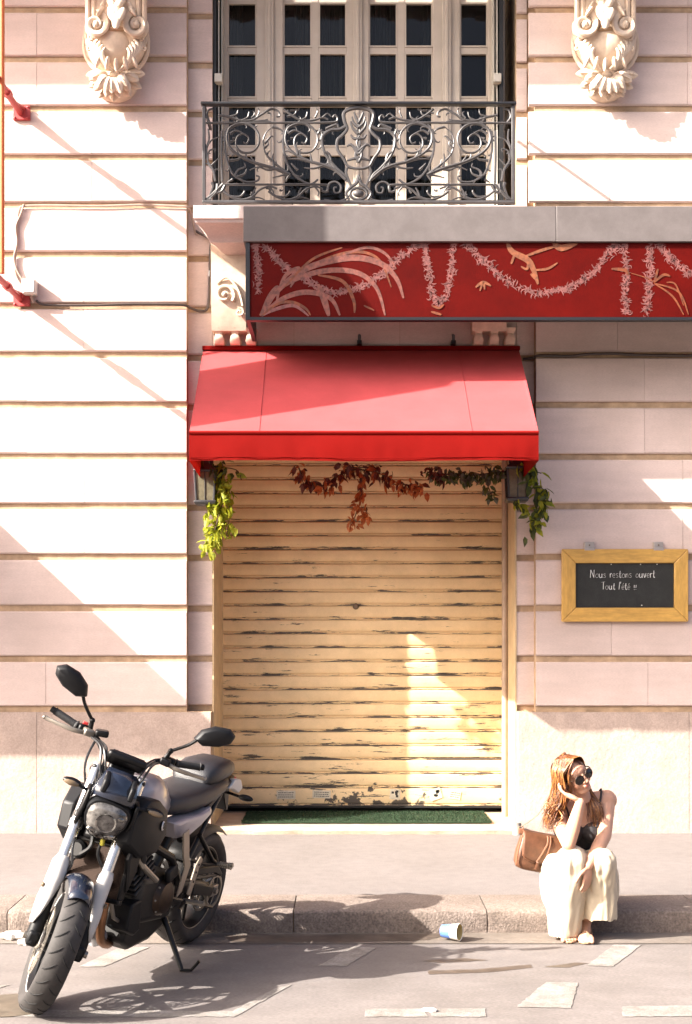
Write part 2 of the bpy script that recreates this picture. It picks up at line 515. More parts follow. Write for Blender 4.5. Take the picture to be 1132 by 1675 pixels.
# mouldings on the meeting stiles
for px in (441, 585, 730):
    m2 = MB()
    m2.box(wx(px - 7), wx(px + 7), YW - .045, YW - .021, zbot, ztop)
    m2.box(wx(px - 2.5), wx(px + 2.5), YW - .055, YW - .046, zbot, ztop)
    m2.build('stile_moulding', 'window_paint', win, ang=0, bevel=0.004)
for (a, b) in panes_x:
    for (c, d) in rows_y:
        if c < -100: continue
        MB().box(wx(a) - .004, wx(b) + .004, YW + .024, YW + .028, wz(d) - .004, wz(c) + .004).build('pane', 'window_glass', win, ang=0)
        bead = MB()
        x0, x1, z0, z1 = wx(a), wx(b), wz(d), wz(c)
        t = .012
        bead.box(x0, x0 + t, YW - .002, YW + .022, z0, z1); bead.box(x1 - t, x1, YW - .002, YW + .022, z0, z1)
        bead.box(x0 + t, x1 - t, YW - .002, YW + .022, z0, z0 + t); bead.box(x0 + t, x1 - t, YW - .002, YW + .022, z1 - t, z1)
        bead.build('glazing_bead', 'window_paint', win, ang=0)
# net curtains hanging inside
for ca, cb, cz0, cz1 in ((372, 395, WB, WT), (480, 520, WB, WT), (520, 560, 5.35, WT), (612, 640, WB, WT), (690, 720, WB, WT), (765, 800, WB, 5.9)):
    w = MB()
    w.grid(lambda u, v: (lerp(wx(ca), wx(cb), u), YW + .16 + .02 * math.sin(u * 26 + ca) + .01 * math.sin(u * 61), lerp(cz0, cz1, v)), 40, 2)
    w.build('curtain', 'curtain', win, ang=60, fixn=False)
# reveals and the folded iron shutters in them
mat('shutter_iron', (0.012, 0.012, 0.012), rough=0.5, var=0.1, spec=0.4)
mat('shutter_edge', (0.42, 0.40, 0.35), rough=0.5, var=0.1)
for s, x0 in ((1, fx(347, .12)), (-1, fx(824, .12))):
    f = MB()
    f.box(min(x0, x0 + s * .03), max(x0, x0 + s * .03), .14, YW + .03, WB, WT)
    f.build('folded_shutter', 'shutter_iron', win, ang=0)
    f = MB()
    for k in range(2):
        xx = x0 + s * (.045 + k * .022)
        f.box(xx - .004, xx + .004, .17 + k * .04, YW + .02, WB, WT)
    f.build('shutter_leaf', 'shutter_edge', win, ang=0)
    xx = x0 + s * .05
    MB().box(xx - .03, xx + .03, .10, .165, fz(138, .15), fz(124, .15)).build('shutter_hinge', 'shutter_edge', win, bevel=.004)

# ------------------------------------------------------------------ balcony slab with moulded edge
w = MB()
sl, sr = fx(316, -.46), fx(862, -.46)
prof = [(RC, 4.80), (-.46, 4.80), (-.46, 4.705), (-.445, 4.698), (-.44, 4.68), (-.40, 4.672), (-.355, 4.655), (-.31, 4.63), (-.28, 4.60), (-.275, 4.585), (-.21, 4.58), (-.12, 4.55), (RC, 4.545)]
def ring(x, ins):
    out = []
    for (y, z) in prof:
        out.append((x + ins * max(0, (-.445 - min(y, -.0) + .0) * -1 if False else (0 if z > 4.70 else (.46 + y) * .55)), y, z))
    return out
w.loft([ring(sl, 1), ring(lerp(sl, sr, .3), 0), ring(lerp(sl, sr, .7), 0), ring(sr, -1)]).build('balcony_slab', 'stone', building, ang=30)

# ------------------------------------------------------------------ upper balcony that the carved brackets carry
UB = 7.16
w = MB()
pr = [(0.0, UB + .12), (-.78, UB + .12), (-.80, UB + .10), (-.80, UB), (-.70, UB - .005), (-.66, UB + .03), (0, UB + .03)]
w.loft([[(-6.4, y, z) for y, z in pr], [(6.4, y, z) for y, z in pr]]).build('upper_balcony', 'stone', building, ang=30)
w = MB()
x = -6.4
while x < 6.4:                                       # dentils under its edge give the shade its ragged rim
    w.box(x, x + .10, -.70, -.62, UB - .07, UB + .02); x += .26
w.build('dentil', 'stone', building, ang=0, kind='stuff')
# ------------------------------------------------------------------ carved brackets under the upper balcony
def spiral(c, r0, turns, n, s=1, a0=90, shrink=0.86, y=0.0):
    out = []
    for i in range(n + 1):
        t = i / n
        a = R(a0) + s * t * turns * 2 * math.pi
        r = r0 * (1 - shrink * t)
        out.append(Vector((c[0] + r * math.cos(a), y, c[1] + r * math.sin(a))))
    return out

def corbel(cxp, mirror):
    k = 1 / S0
    cx = fx(cxp)
    def P(dx, py, y): return Vector((fx(cxp + dx, y), y, fz(py, y)))
    body = MB()
    # stem of the bracket, deep and swelling towards the balcony above
    rings = []
    for py, hw, d in ((118, 20, .10), (100, 34, .16), (80, 44, .20), (55, 48, .23), (30, 47, .25), (0, 46, .31), (-40, 48, .42), (-90, 50, .55), (-125, 52, .62)):
        rings.append([P(-hw, py, 0.03), P(-hw, py, -d * .7), P(-hw * .7, py, -d), P(hw * .7, py, -d), P(hw, py, -d * .7), P(hw, py, 0.03)])
    body.loft(rings)
    root = body.build('corbel', 'carved', building, ang=40, bevel=.01)
    # reeds on the upper stem
    for i, dx in enumerate((-46, -37, 37, 46)):
        pts = [P(dx, py, -d) for py, d in ((42, .22), (20, .26), (0, .30), (-40, .41), (-90, .53))]
        MB().tube(smooth_path(pts, 4), [.020] * 17, 8).build('reed', 'carved', root)
    # the drop of acanthus between the scrolls
    w = MB()
    for j, (dx, py, rr) in enumerate(((0, 12, .075), (-9, -2, .05), (9, -2, .05), (-7, 22, .045), (8, 24, .042), (0, 34, .045))):
        w.ell(P(dx, py, -.30 - .01 * j), (rr * .72, rr * .5, rr * 1.55), Euler((R(-12), R(dx * 2.2), 0)).to_matrix(), 12, 8)
    for a in (-26, 26):
        for q in range(3):
            w.ell(P(a * (.6 + .2 * q), -6 + 12 * q, -.29), (.016, .022, .05), Euler((0, R(-a * 1.4), 0)).to_matrix(), 8, 6)
    w.build('acanthus_drop', 'carved', root)
    MB().ell(P(0, 49, -.225), (.075, .05, .022), None, 14, 8).build('painted_shadow', 'joint', root)  # dark brown ellipsoid paints the shade under the acanthus
    # two scrolls
    for s in (-1, 1):
        w = MB()
        vc = P(s * 33, 40, -.265)
        sp = spiral((vc.x, vc.z), 20 * k, 1.6, 34, s=s, a0=90 + s * -10, y=-.265)
        lead = [P(s * 12, 28, -.26), P(s * 20, 17, -.262)]
        w.tube(smooth_path(lead + sp[1:], 2), [.020 - .012 * i / 70 for i in range(len(lead + sp[1:]) * 2 - 1)], 8, flat=1.5)
        w.ell((vc.x, -.262, vc.z), (.026, .03, .03), None, 10, 8)
        w.lathe([(0.0, -.0), (.085, 0), (.09, .03), (.06, .05), (0, .055)], 18, Matrix.Translation((vc.x, -.20, vc.z)) @ Matrix.Rotation(R(90), 4, 'X'))
        w.build('volute', 'carved', root)
    # bulbous shell, gadroons curling up both sides
    def sy(dx, py): return -(.05 + .205 * math.sqrt(max(.0, 1 - (dx / 54) ** 2 - ((py - 74) / 54) ** 2)))
    MB().ell(P(0, 76, -.05), (50 * k, .20, 47 * k), None, 28, 18).build('shell', 'carved', root, ang=60)
    for s in (-1, 1):
        for i in range(7):
            q = [(5 + 2.0 * i, 116 - 1.2 * i), (13 + 4.2 * i, 110 - 4.5 * i), (20 + 4.6 * i, 98 - 5.5 * i), (22 + 4.0 * i, 86 - 5.5 * i), (18 + 3.6 * i, 78 - 4.5 * i)]
            pts = smooth_path([P(s * a, b, sy(a, b) - .004) for a, b in q], 4)
            n = len(pts)
            MB().tube(pts, [.0165 * math.sin(math.pi * min(.96, .12 + .84 * t / n)) ** .6 + .001 for t in range(n)], 8).build('gadroon', 'carved', root)
    rim = smooth_path([P(a, b, -.07) for a, b in ((-46, 42), (-52, 68), (-48, 95), (-30, 116), (0, 126), (30, 116), (48, 95), (52, 68), (46, 42))], 5)
    MB().tube(rim, [.017] * len(rim), 8).build('shell_rim', 'carved', root)
    for s in (-1, 1):
        for q, (dx, py, rr) in enumerate(((40, 62, 8), (44, 78, 6))):
            cc = P(s * dx, py, -.21)
            sp = spiral((cc.x, cc.z), rr * k, 1.1, 12, s=-s, a0=200 if s > 0 else -20, y=-.21 + .02 * q)
            MB().tube(sp, [.012 - .006 * i / 12 for i in range(13)], 7).build('curl', 'carved', root)
    for a in (-.5, -.25, 0, .25, .5):
        MB().ell(P(a * 60, 106 - abs(a) * 10, -.235 + abs(a) * .05), (.018, .022, .05), Euler((R(20), R(-a * 50), 0)).to_matrix(), 8, 6).build('lobe', 'carved', root)
    MB().ell(P(0, 124, -.13), (.055, .06, .035), None, 12, 8).build('neck', 'carved', root)
    # hanging leaf cluster: a dome of broad overlapping leaves
    w = MB()
    w.ell(P(0, 140, -.02), (.165, .115, .125), None, 20, 12)
    for row, (cnt, spread, rx, rz, dep, pz) in enumerate(((7, 96, 49, 38, .05, 132), (6, 70, 43, 40, .11, 130), (5, 44, 34, 38, .155, 130))):
        for j in range(cnt):
            a = R(lerp(-spread, spread, j / (cnt - 1)) + rng.uniform(-3, 3))
            base = P(0, pz, -.03)
            tip = Vector((math.sin(a) * rx * k, 0, -math.cos(a) * rz * k)) * rng.uniform(.95, 1.05)
            pts, wid = [], []
            for q in range(9):
                t = q / 8
                pts.append(base + tip * t + Vector((0, -dep * math.sin(min(1, t * 1.25) * math.pi * .62) - .012 * t * t, .012 * math.sin(t * 3.1))))
                wid.append(.040 * min(1, .35 + t * 1.6) * math.sqrt(max(.02, 1 - t ** 5)))
            w.tube(pts, wid, 10, flat=.45, up=(0, -1, 0.01))
            w.tube([p + Vector((0, -.019, 0)) for p in pts[1:8]], .0055, 5)
    for j in range(5):
        w.ell(P(-14 + 7 * j, 130, -.165), .014, None, 8, 6)
    w.build('leaf_cluster', 'carved', root, ang=50)
    return root
corbel(190, 1)
corbel(990, -1)

# ------------------------------------------------------------------ flat consoles beside the door head
def console(xp, s):
    k = 1 / S0
    x0, x1 = (fx(347), fx(403)) if s > 0 else (fx(772), fx(828))
    w = MB()
    rings = []
    for py, d in ((542, -.02), (530, -.04), (500, -.075), (470, -.085), (440, -.08), (415, -.095), (405, -.11), (394, -.11)):
        rings.append([(x0, RC, fz(py)), (x0, d, fz(py)), (x1, d, fz(py)), (x1, RC, fz(py))])
    w.loft(rings)
    root = w.build('console', 'carved', building, ang=35)
    w = MB()
    c = (x0 + 22 * k, fz(487))
    w.tube(spiral(c, 17 * k, 1.5, 26, s=1, a0=-40, y=-.092), [.016 - .008 * i / 26 for i in range(27)], 7)
    w.ell((c[0], -.10, c[1]), .02, None, 10, 8)
    w.tube(smooth_path([(x0 + 10 * k, -.09, fz(470)), (x0 + 26 * k, -.105, fz(460)), (x0 + 44 * k, -.10, fz(478)), (x0 + 52 * k, -.085, fz(505))], 5), [.010] * 16, 7)
    w.tube(spiral((x0 + 46 * k, fz(515)), 8 * k, 1.2, 14, s=-1, a0=90, y=-.075), .009, 7)
    w.build('scroll', 'carved', root)
    MB().box(x0 + 30 * k, x1 + .004, -.135, -.11, fz(414), fz(399)).build('fillet', 'carved', root, bevel=.006)
    for j in range(3):
        xx = x0 + (11 + 26 * j) * k
        w = MB()
        rr = []
        for py, hw, d in ((562, 9, .02), (556, 10, -.01), (550, 8, -.015), (545, 6, -.005), (541, 9, -.02), (537, 11, -.03)):
            rr.append([(xx - hw * k, RC, fz(py)), (xx - hw * k * .8, d + .01, fz(py)), (xx, d, fz(py)), (xx + hw * k * .8, d + .01, fz(py)), (xx + hw * k, RC, fz(py))])
        w.loft(rr).build('foot', 'carved', root, ang=40)
    return root
console(347, 1)
console(772, -1)

# ------------------------------------------------------------------ wrought iron balcony railing
mat('iron', (0.048, 0.044, 0.045), rough=0.45, metal=0.0, var=0.15, scale=14, spec=0.6, stain=0.2, sscale=9)
mat('iron_black', (0.008, 0.008, 0.01), rough=0.4, var=0.1, spec=0.5)
YR = -.40
rail = thing('balcony_railing', 'black wrought iron balcony railing full of scrolls and leaves before the tall window', 'railing', (0, YR, 4.80))
def rc(cx_, cy_): return Vector((fx(310 + cx_ / 3.903, YR), YR, fz(150 + cy_ / 3.903, YR)))
XM = fx(586.5, YR)
def rmir(p): return Vector((2 * XM - p.x, p.y, p.z))
def pair(name, pts, rad, n=4, ribs=6, both=True, dy=0.0, flat=1.0):
    base = [rc(*p) + Vector((0, dy, 0)) for p in pts]
    sp = smooth_path(base, n)
    m = len(sp) - 1
    if hasattr(rad, '__len__'): rr = [lerp(rad[0], rad[1], i / m) for i in range(m + 1)]
    else: rr = [rad] * (m + 1)
    MB().tube(sp, rr, ribs, flat=flat).build(name, 'iron', rail)
    if both: MB().tube([rmir(p) for p in sp], rr, ribs, flat=flat).build(name, 'iron', rail)
zt, zb_ = fz(168, YR), fz(333, YR)
xl, xr = fx(331, YR), fx(842, YR)
MB().box(xl - .01, xr + .01, YR - .03, YR + .025, zt - .022, zt).build('handrail', 'iron_black', rail, bevel=.006)
MB().box(xl, xr, YR - .016, YR + .016, zb_, zb_ + .022).build('bottom_rail', 'iron', rail, bevel=.004)
for xx in (xl + .012, xr - .012):
    MB().box(xx - .012, xx + .012, YR - .012, YR + .012, zb_ + .022, zt - .022).build('post', 'iron', rail, bevel=.003)
    MB().box(xx - .010, xx + .010, YR + .012, .06, zt - .02, zt - .004).build('wall_tie', 'iron_black', rail)
    MB().box(xx - .010, xx + .010, YR + .012, .06, zb_ + .003, zb_ + .019).build('wall_tie', 'iron_black', rail)
pair('upper_bar', [(105, 200), (300, 200), (600, 198), (900, 197), (945, 175), (930, 150), (915, 165)], .0085)
pair('lower_bar', [(220, 593), (500, 593), (840, 593), (885, 610), (870, 640), (845, 630)], .0085)
# great C scrolls with their stems
big = [(640, 530), (540, 490), (420, 455), (320, 410), (260, 360), (238, 300), (255, 235), (320, 205), (390, 215), (438, 265), (443, 330), (405, 382), (340, 388), (300, 350), (302, 295), (340, 268), (378, 295), (365, 330), (342, 322)]
pair('scroll', big, (.013, .006), 4)
pair('scroll', [(x + 372, y) for x, y in big[2:]], (.011, .006), 4)
pair('scroll', [(1000, 560), (930, 500), (860, 470), (790, 452)], (.014, .012), 4)
pair('scroll', [(240, 240), (225, 330), (235, 420), (262, 500), (290, 540), (360, 575), (430, 570), (445, 545), (425, 535)], (.009, .007), 4)
pair('scroll', [(610, 240), (597, 330), (610, 420), (640, 490), (690, 550), (770, 590), (820, 560)], (.010, .008), 4)
pair('stem', [(206, 250), (204, 400), (208, 575)], .009, 3)
pair('stem', [(228, 250), (226, 300)], .008, 2)
# leaflets growing from the big scrolls
def leaflets(path, step, ln, seed):
    r_ = random.Random(seed)
    pts = smooth_path([rc(*p) for p in path], 6)
    w = MB()
    for i in range(4, len(pts) - 3, step):
        t = (pts[i + 1] - pts[i - 1]).normalized()
        sd = 1 if (i // step) % 2 else -1
        nrm = Vector((-t.z, 0, t.x)) * sd
        l = ln * r_.uniform(.6, 1.25)
        q = smooth_path([pts[i], pts[i] + t * l * .55 + nrm * l * .25, pts[i] + t * l * .8 + nrm * l * .7, pts[i] + t * l * .6 + nrm * l * 1.0], 3)
        for mir in (False, True):
            qq = [rmir(p) for p in q] if mir else q
            w.tube(qq, [lerp(.0095, .003, k / (len(qq) - 1)) for k in range(len(qq))], 5)
    w.build('leaflets', 'iron', rail, kind='stuff')
leaflets(big[:10], 5, .05, 1); leaflets([(x + 372, y) for x, y in big[2:10]], 5, .05, 2); leaflets([(1000, 560), (930, 500), (860, 470), (790, 452)], 4, .05, 3)
leaflets([(240, 240), (225, 330), (235, 420), (262, 500), (290, 540), (360, 575), (430, 570)], 6, .04, 4); leaflets([(610, 240), (597, 330), (610, 420), (640, 490), (690, 550), (770, 590)], 6, .045, 5)
leaflets([(165, 570), (150, 500), (115, 440), (108, 370), (125, 300)], 5, .035, 6); leaflets([(215, 635), (330, 690), (450, 625), (560, 620), (640, 690), (760, 640), (850, 660)], 5, .035, 7)
leaflets([(190, 150), (330, 185), (460, 145), (575, 130), (720, 185), (850, 165)], 5, .035, 8); leaflets([(1000, 220), (900, 245), (850, 285), (850, 350), (880, 420), (985, 530)], 4, .045, 9)
# leaf sprays
sprays = [[(640, 530), (560, 470), (490, 400), (470, 320), (490, 260), (530, 225)], [(560, 490), (500, 500), (440, 480), (385, 500)], [(600, 520), (560, 470), (548, 430)],
          [(540, 480), (530, 430), (535, 395)], [(480, 330), (520, 285), (535, 290)], [(475, 360), (500, 340), (498, 310)], [(490, 400), (515, 375)],
          [(250, 440), (320, 425), (300, 370)], [(420, 455), (385, 405)], [(260, 270), (300, 248), (350, 268)], [(275, 300), (300, 290)], [(265, 320), (290, 310)],
          [(630, 270), (670, 248), (725, 268)], [(645, 300), (675, 292)], [(290, 540), (310, 500), (355, 480), (350, 455)], [(300, 545), (350, 525), (365, 490)], [(275, 560), (240, 580)],
          [(800, 455), (700, 430), (625, 430)], [(860, 470), (790, 490), (730, 485)], [(780, 452), (770, 390)], [(690, 400), (680, 350), (690, 320)],
          [(640, 530), (590, 535), (530, 550)], [(640, 530), (620, 560), (615, 575)], [(690, 500), (660, 470), (650, 455)], [(930, 500), (890, 430), (860, 380), (855, 310)], [(960, 520), (900, 470), (880, 430)],
          [(630, 260), (620, 230), (640, 205)], [(530, 225), (580, 240), (605, 270)]]
for s_ in sprays: pair('leaf_spray', s_, (.011, .0035), 4, 6)
# top frieze, two running waves a side
for ox in (0, 372):
    pair('frieze_scroll', [(130 + ox, 195), (108 + ox, 160), (120 + ox, 120), (150 + ox, 110)] if ox == 0 else [(520, 195), (480, 185), (420, 190)], .008)
    pair('frieze_scroll', [(190 + ox, 150), (250 + ox, 160), (330 + ox, 185), (400 + ox, 180), (460 + ox, 145), (520 + ox, 112), (565 + ox, 125), (575 + ox, 155), (555 + ox, 160)] if ox == 0 else [(600, 110), (650, 150), (720, 185), (800, 180), (850, 165), (885, 178)], (.010, .007))
    pair('frieze_leaf', [(250 + ox, 160), (300 + ox, 145), (310 + ox, 110)], (.009, .004))
    pair('frieze_leaf', [(330 + ox, 185), (370 + ox, 165), (380 + ox, 130)], (.009, .005))
    pair('frieze_leaf', [(430 + ox, 165), (445 + ox, 130), (440 + ox, 105)], (.009, .004))
    pair('frieze_leaf', [(400 + ox, 182), (450 + ox, 190), (500 + ox, 175)] if ox == 0 else [(640, 120), (690, 118), (700, 105)], (.009, .004))
pair('frieze_leaf', [(850, 165), (880, 140), (905, 160)], (.008, .004))
# bottom frieze
for ox in (0, 290):
    pair('frieze_scroll', [(215 + ox, 635), (260 + ox, 668), (330 + ox, 690), (400 + ox, 670), (450 + ox, 625), (510 + ox, 605), (560 + ox, 620)], (.010, .007))
    pair('frieze_leaf', [(260 + ox, 668), (320 + ox, 670), (350 + ox, 640), (345 + ox, 630)], (.009, .006))
    pair('frieze_leaf', [(400 + ox, 672), (410 + ox, 640), (425 + ox, 612)], (.009, .004))
    pair('frieze_leaf', [(360 + ox, 690), (430 + ox, 675), (480 + ox, 690)], (.008, .004))
    pair('frieze_leaf', [(510 + ox, 606), (535 + ox, 640), (530 + ox, 665)], (.008, .005))
pair('frieze_scroll', [(880, 640), (890, 590), (930, 575), (965, 600), (960, 640), (930, 645), (922, 615), (940, 610)], (.009, .006))
pair('frieze_scroll', [(860, 690), (920, 700), (990, 690), (1020, 660)], .008)
# narrow end panels and corner leaves
pair('end_scroll', [(165, 570), (150, 500), (115, 440), (108, 370), (125, 300), (120, 240)], (.010, .006))
pair('end_scroll', [(108, 360), (140, 310), (190, 290)], (.008, .004))
pair('end_scroll', [(115, 440), (125, 380), (165, 365), (160, 385)], (.008, .004))
pair('end_scroll', [(150, 500), (125, 470), (108, 455)], (.008, .005))
pair('end_scroll', [(140, 470), (185, 425)], (.007, .004))
for q in ([(100, 690), (150, 650), (215, 590)], [(120, 690), (170, 640), (180, 590)], [(130, 660), (150, 610), (145, 580)], [(150, 650), (200, 640), (225, 600)], [(105, 690), (140, 690)]):
    pair('corner_leaf', q, (.006, .014), 4)
# central cartouche
pair('cartouche', [(1080, 102), (1020, 112), (985, 140), (990, 190), (1005, 240), (975, 280), (945, 310), (945, 370), (985, 430), (1010, 475), (1050, 490), (1085, 490)], (.015, .010), 5, 7)
pair('cartouche', [(1000, 220), (960, 240), (900, 245), (850, 285), (850, 350), (880, 420), (940, 490), (985, 530), (1010, 575)], (.014, .010), 5, 7)
pair('cartouche', [(1010, 480), (1000, 520), (1030, 600)], (.010, .010), 4)
pair('cartouche', [(870, 240), (935, 212), (950, 225)], (.013, .010), 3)
pair('cartouche', [(820, 270), (835, 250), (848, 275), (835, 310), (820, 300)], (.011, .009), 4)
for q in ([(1080, 450), (1060, 400), (1090, 330), (1070, 260), (1085, 190)], [(1080, 380), (1030, 340), (1005, 350)], [(1080, 420), (1040, 430), (1005, 440)], [(1075, 270), (1040, 230), (1030, 190)], [(1080, 200), (1060, 160), (1050, 130)],
          [(1085, 300), (1050, 300), (1030, 275)], [(1082, 400), (1110, 360), (1130, 330)], [(1080, 230), (1110, 200), (1120, 160)]):
    pair('acanthus', q, (.015, .006), 4, 7)
pair('boss', [(860, 390), (890, 400), (905, 440)], (.016, .008), 3)
pair('boss', [(1080, 560), (1060, 590), (1030, 610), (1000, 650), (1020, 690)], (.014, .010), 4, 7)
pair('boss', [(1060, 590), (1075, 545), (1080, 530)], (.012, .006), 4, 7)
MB().ell((XM, YR - .005, rc(0, 652).z), (.040, .022, .028), None, 18, 10).build('oval_boss', 'iron', rail)
ov = [Vector((XM + .062 * math.cos(a), YR, rc(0, 652).z + .043 * math.sin(a))) for a in [2 * math.pi * i / 24 for i in range(25)]]
MB().tube(ov, .011, 7).build('oval_frame', 'iron', rail)
# ------------------------------------------------------------------ roller shutter
def shutter_material():
    m = mat('shutter_paint', (0.84, 0.63, 0.36), rough=0.5, var=0.05, scale=5, stain=0.16, sscale=2.0, fine=0.08, fscale=160)
    nt = m.node_tree; N, L = nt.nodes, nt.links
    b = N['Principled BSDF']
    src = b.inputs['Base Color'].links[0].from_socket
    tc = N.new('ShaderNodeTexCoord')
    sx = N.new('ShaderNodeSeparateXYZ'); L.new(tc.outputs['Object'], sx.inputs[0])
    geo = N.new('ShaderNodeNewGeometry')
    sg = N.new('ShaderNodeSeparateXYZ'); L.new(geo.outputs['Position'], sg.inputs[0])
    # paint lost along the lower lip of each slat, more of it further down the door
    mp = N.new('ShaderNodeMapping'); mp.inputs['Scale'].default_value = (.9, 1, 9); L.new(geo.outputs['Position'], mp.inputs[0])
    n = N.new('ShaderNodeTexNoise'); n.inputs['Scale'].default_value = 3.2; n.inputs['Detail'].default_value = 8; n.inputs['Roughness'].default_value = .72
    L.new(mp.outputs[0], n.inputs['Vector'])
    d = N.new('ShaderNodeMapRange'); d.inputs['From Min'].default_value = 0.0; d.inputs['From Max'].default_value = 0.034
    d.inputs['To Min'].default_value = .135; d.inputs['To Max'].default_value = -.16
    L.new(sx.outputs['Z'], d.inputs['Value'])
    h = N.new('ShaderNodeMapRange'); h.inputs['From Min'].default_value = 0.3; h.inputs['From Max'].default_value = 3.0
    h.inputs['To Min'].default_value = .045; h.inputs['To Max'].default_value = -.085
    L.new(sg.outputs['Z'], h.inputs['Value'])
    ct = N.new('ShaderNodeMapRange'); ct.inputs['From Min'].default_value = .3; ct.inputs['From Max'].default_value = .7; ct.inputs['To Min'].default_value = .12; ct.inputs['To Max'].default_value = .88; ct.clamp = False; L.new(n.outputs['Fac'], ct.inputs['Value'])
    a1 = N.new('ShaderNodeMath'); a1.operation = 'ADD'; L.new(ct.outputs[0], a1.inputs[0]); L.new(d.outputs[0], a1.inputs[1])
    a2 = N.new('ShaderNodeMath'); a2.operation = 'ADD'; L.new(a1.outputs[0], a2.inputs[0]); L.new(h.outputs[0], a2.inputs[1])
    # large flaked patches near the bottom bar
    n2 = N.new('ShaderNodeTexNoise'); n2.inputs['Scale'].default_value = 7.5; n2.inputs['Detail'].default_value = 7; n2.inputs['Roughness'].default_value = .68
    L.new(geo.outputs['Position'], n2.inputs['Vector'])
    h2 = N.new('ShaderNodeMapRange'); h2.inputs['From Min'].default_value = 0.26; h2.inputs['From Max'].default_value = 0.62
    h2.inputs['To Min'].default_value = .135; h2.inputs['To Max'].default_value = -.2
    L.new(sg.outputs['Z'], h2.inputs['Value'])
    gx = N.new('ShaderNodeMath'); gx.operation = 'ABSOLUTE'
    gx0 = N.new('ShaderNodeMath'); gx0.operation = 'SUBTRACT'; gx0.inputs[1].default_value = 0.22; L.new(sg.outputs['X'], gx0.inputs[0]); L.new(gx0.outputs[0], gx.inputs[0])
    gx1 = N.new('ShaderNodeMath'); gx1.operation = 'MULTIPLY'; gx1.inputs[1].default_value = -.20; L.new(gx.outputs[0], gx1.inputs[0])
    a3 = N.new('ShaderNodeMath'); a3.operation = 'ADD'; L.new(n2.outputs['Fac'], a3.inputs[0]); L.new(h2.outputs[0], a3.inputs[1])
    a4 = N.new('ShaderNodeMath'); a4.operation = 'ADD'; L.new(a3.outputs[0], a4.inputs[0]); L.new(gx1.outputs[0], a4.inputs[1])
    mx_ = N.new('ShaderNodeMath'); mx_.operation = 'MAXIMUM'; L.new(a2.outputs[0], mx_.inputs[0]); L.new(a4.outputs[0], mx_.inputs[1])
    rp = N.new('ShaderNodeValToRGB'); rp.color_ramp.elements[0].position = .565; rp.color_ramp.elements[1].position = .585
    L.new(mx_.outputs[0], rp.inputs[0])
    mix = N.new('ShaderNodeMix'); mix.data_type = 'RGBA'
    L.new(rp.outputs[0], mix.inputs['Factor']); L.new(src, mix.inputs['A']); mix.inputs['B'].default_value = (.085, .07, .058, 1)
    L.new(mix.outputs['Result'], b.inputs['Base Color'])
    return m
shutter_material()
shutter = thing('roller_shutter', 'closed yellow ochre metal roller shutter with flaking paint in the doorway', 'shutter', (0, YD, SW + .055))
xs0, xs1 = fx(365, YD), fx(822, YD)
pitch = 0.1165
zb0 = fz(1319, YD)
def slat_mesh(h):
    prof = [(.016, 0.0), (.004, .003), (.003, .012), (.012, .016), (.013, .020), (.002, .025), (-.004, .05), (-.005, h * .6), (-.003, h - .012), (.003, h - .004), (.012, h)]
    w = MB()
    n = 24
    rings = []
    for i in range(n + 1):
        x = lerp(xs0 - .02, xs1 + .02, i / n)
        wob = .0022 * mnoise.noise((x * 2.2, h * 9, 0))
        rings.append([(x, y + wob, z) for y, z in prof] + [(x, .02, h), (x, .02, 0)])
    return w.loft(rings).mesh('slat', 'shutter_paint', 28)
_sm = slat_mesh(pitch)
_bm = slat_mesh(0.150)
put('bottom_bar', _bm, shutter, loc=(0, YD, zb0))
z = zb0 + 0.151
while z < 3.5:
    put('slat', _sm, shutter, loc=(0, YD + rng.uniform(-.0015, .0015), z)); z += pitch
MB().box(xs0 - .02, xs1 + .02, YD - .006, YD + .012, zb0 - .012, zb0 - .001).build('bottom_seal', 'dark_void', shutter)
for xx, s in ((xs0, -1), (xs1, 1)):
    g = MB()
    g.box(min(xx, xx + s * .035), max(xx, xx + s * .035), YD - .045, YD + .05, SW + .056, 3.5)
    g.build('guide_rail', 'jamb_paint', shutter, bevel=.005)
mat('lock_metal', (0.16, 0.12, 0.08), rough=0.5, metal=0.4, var=0.2)
lz = fz(992, YD)
lx = fx(582, YD)
lk = MB()
lk.lathe([(0, .014), (.016, .013), (.024, .006), (.026, 0)], 16, Matrix.Translation((lx, YD - .004, lz)) @ Matrix.Rotation(R(90), 4, 'X'))
lk.box(lx - .045, lx + .045, YD - .010, YD - .004, lz + .012, lz + .022)
lk.build('lock', 'lock_metal', shutter)
mat('pipe_paint', (0.42, 0.31, 0.23), rough=0.5, var=0.1, stain=.2, sscale=5)
# service pipe in the right reveal and its worn foot
pipe = thing('drain_pipe', 'thin painted pipe running down the right door jamb to a grey foot', 'pipe', (fx(828, .5), .5, SW))
px_ = fx(826, .56)
MB().tube([(px_, .56, SW + .05), (px_, .56, 3.55)], .026, 12).build('pipe', 'pipe_paint', pipe)
for zz in (.5, 1.3, 2.1, 2.9):
    MB().tube([(px_, .56, zz - .012), (px_, .56, zz + .012)], .031, 12).build('pipe_clip', 'pipe_paint', pipe)
mat('lead', (0.22, 0.20, 0.18), rough=0.8, var=0.2, scale=20, bump=.3)
foot = MB()
foot.tube([(fx(846, -.06), -.075, SW - .01), (fx(845, -.06), -.070, SW + .09)], [.038, .034], 12)
tag(foot.build('guard_foot', 'lead', ang=40), 'short grey guard stub at the foot of the right door jamb', 'bollard')
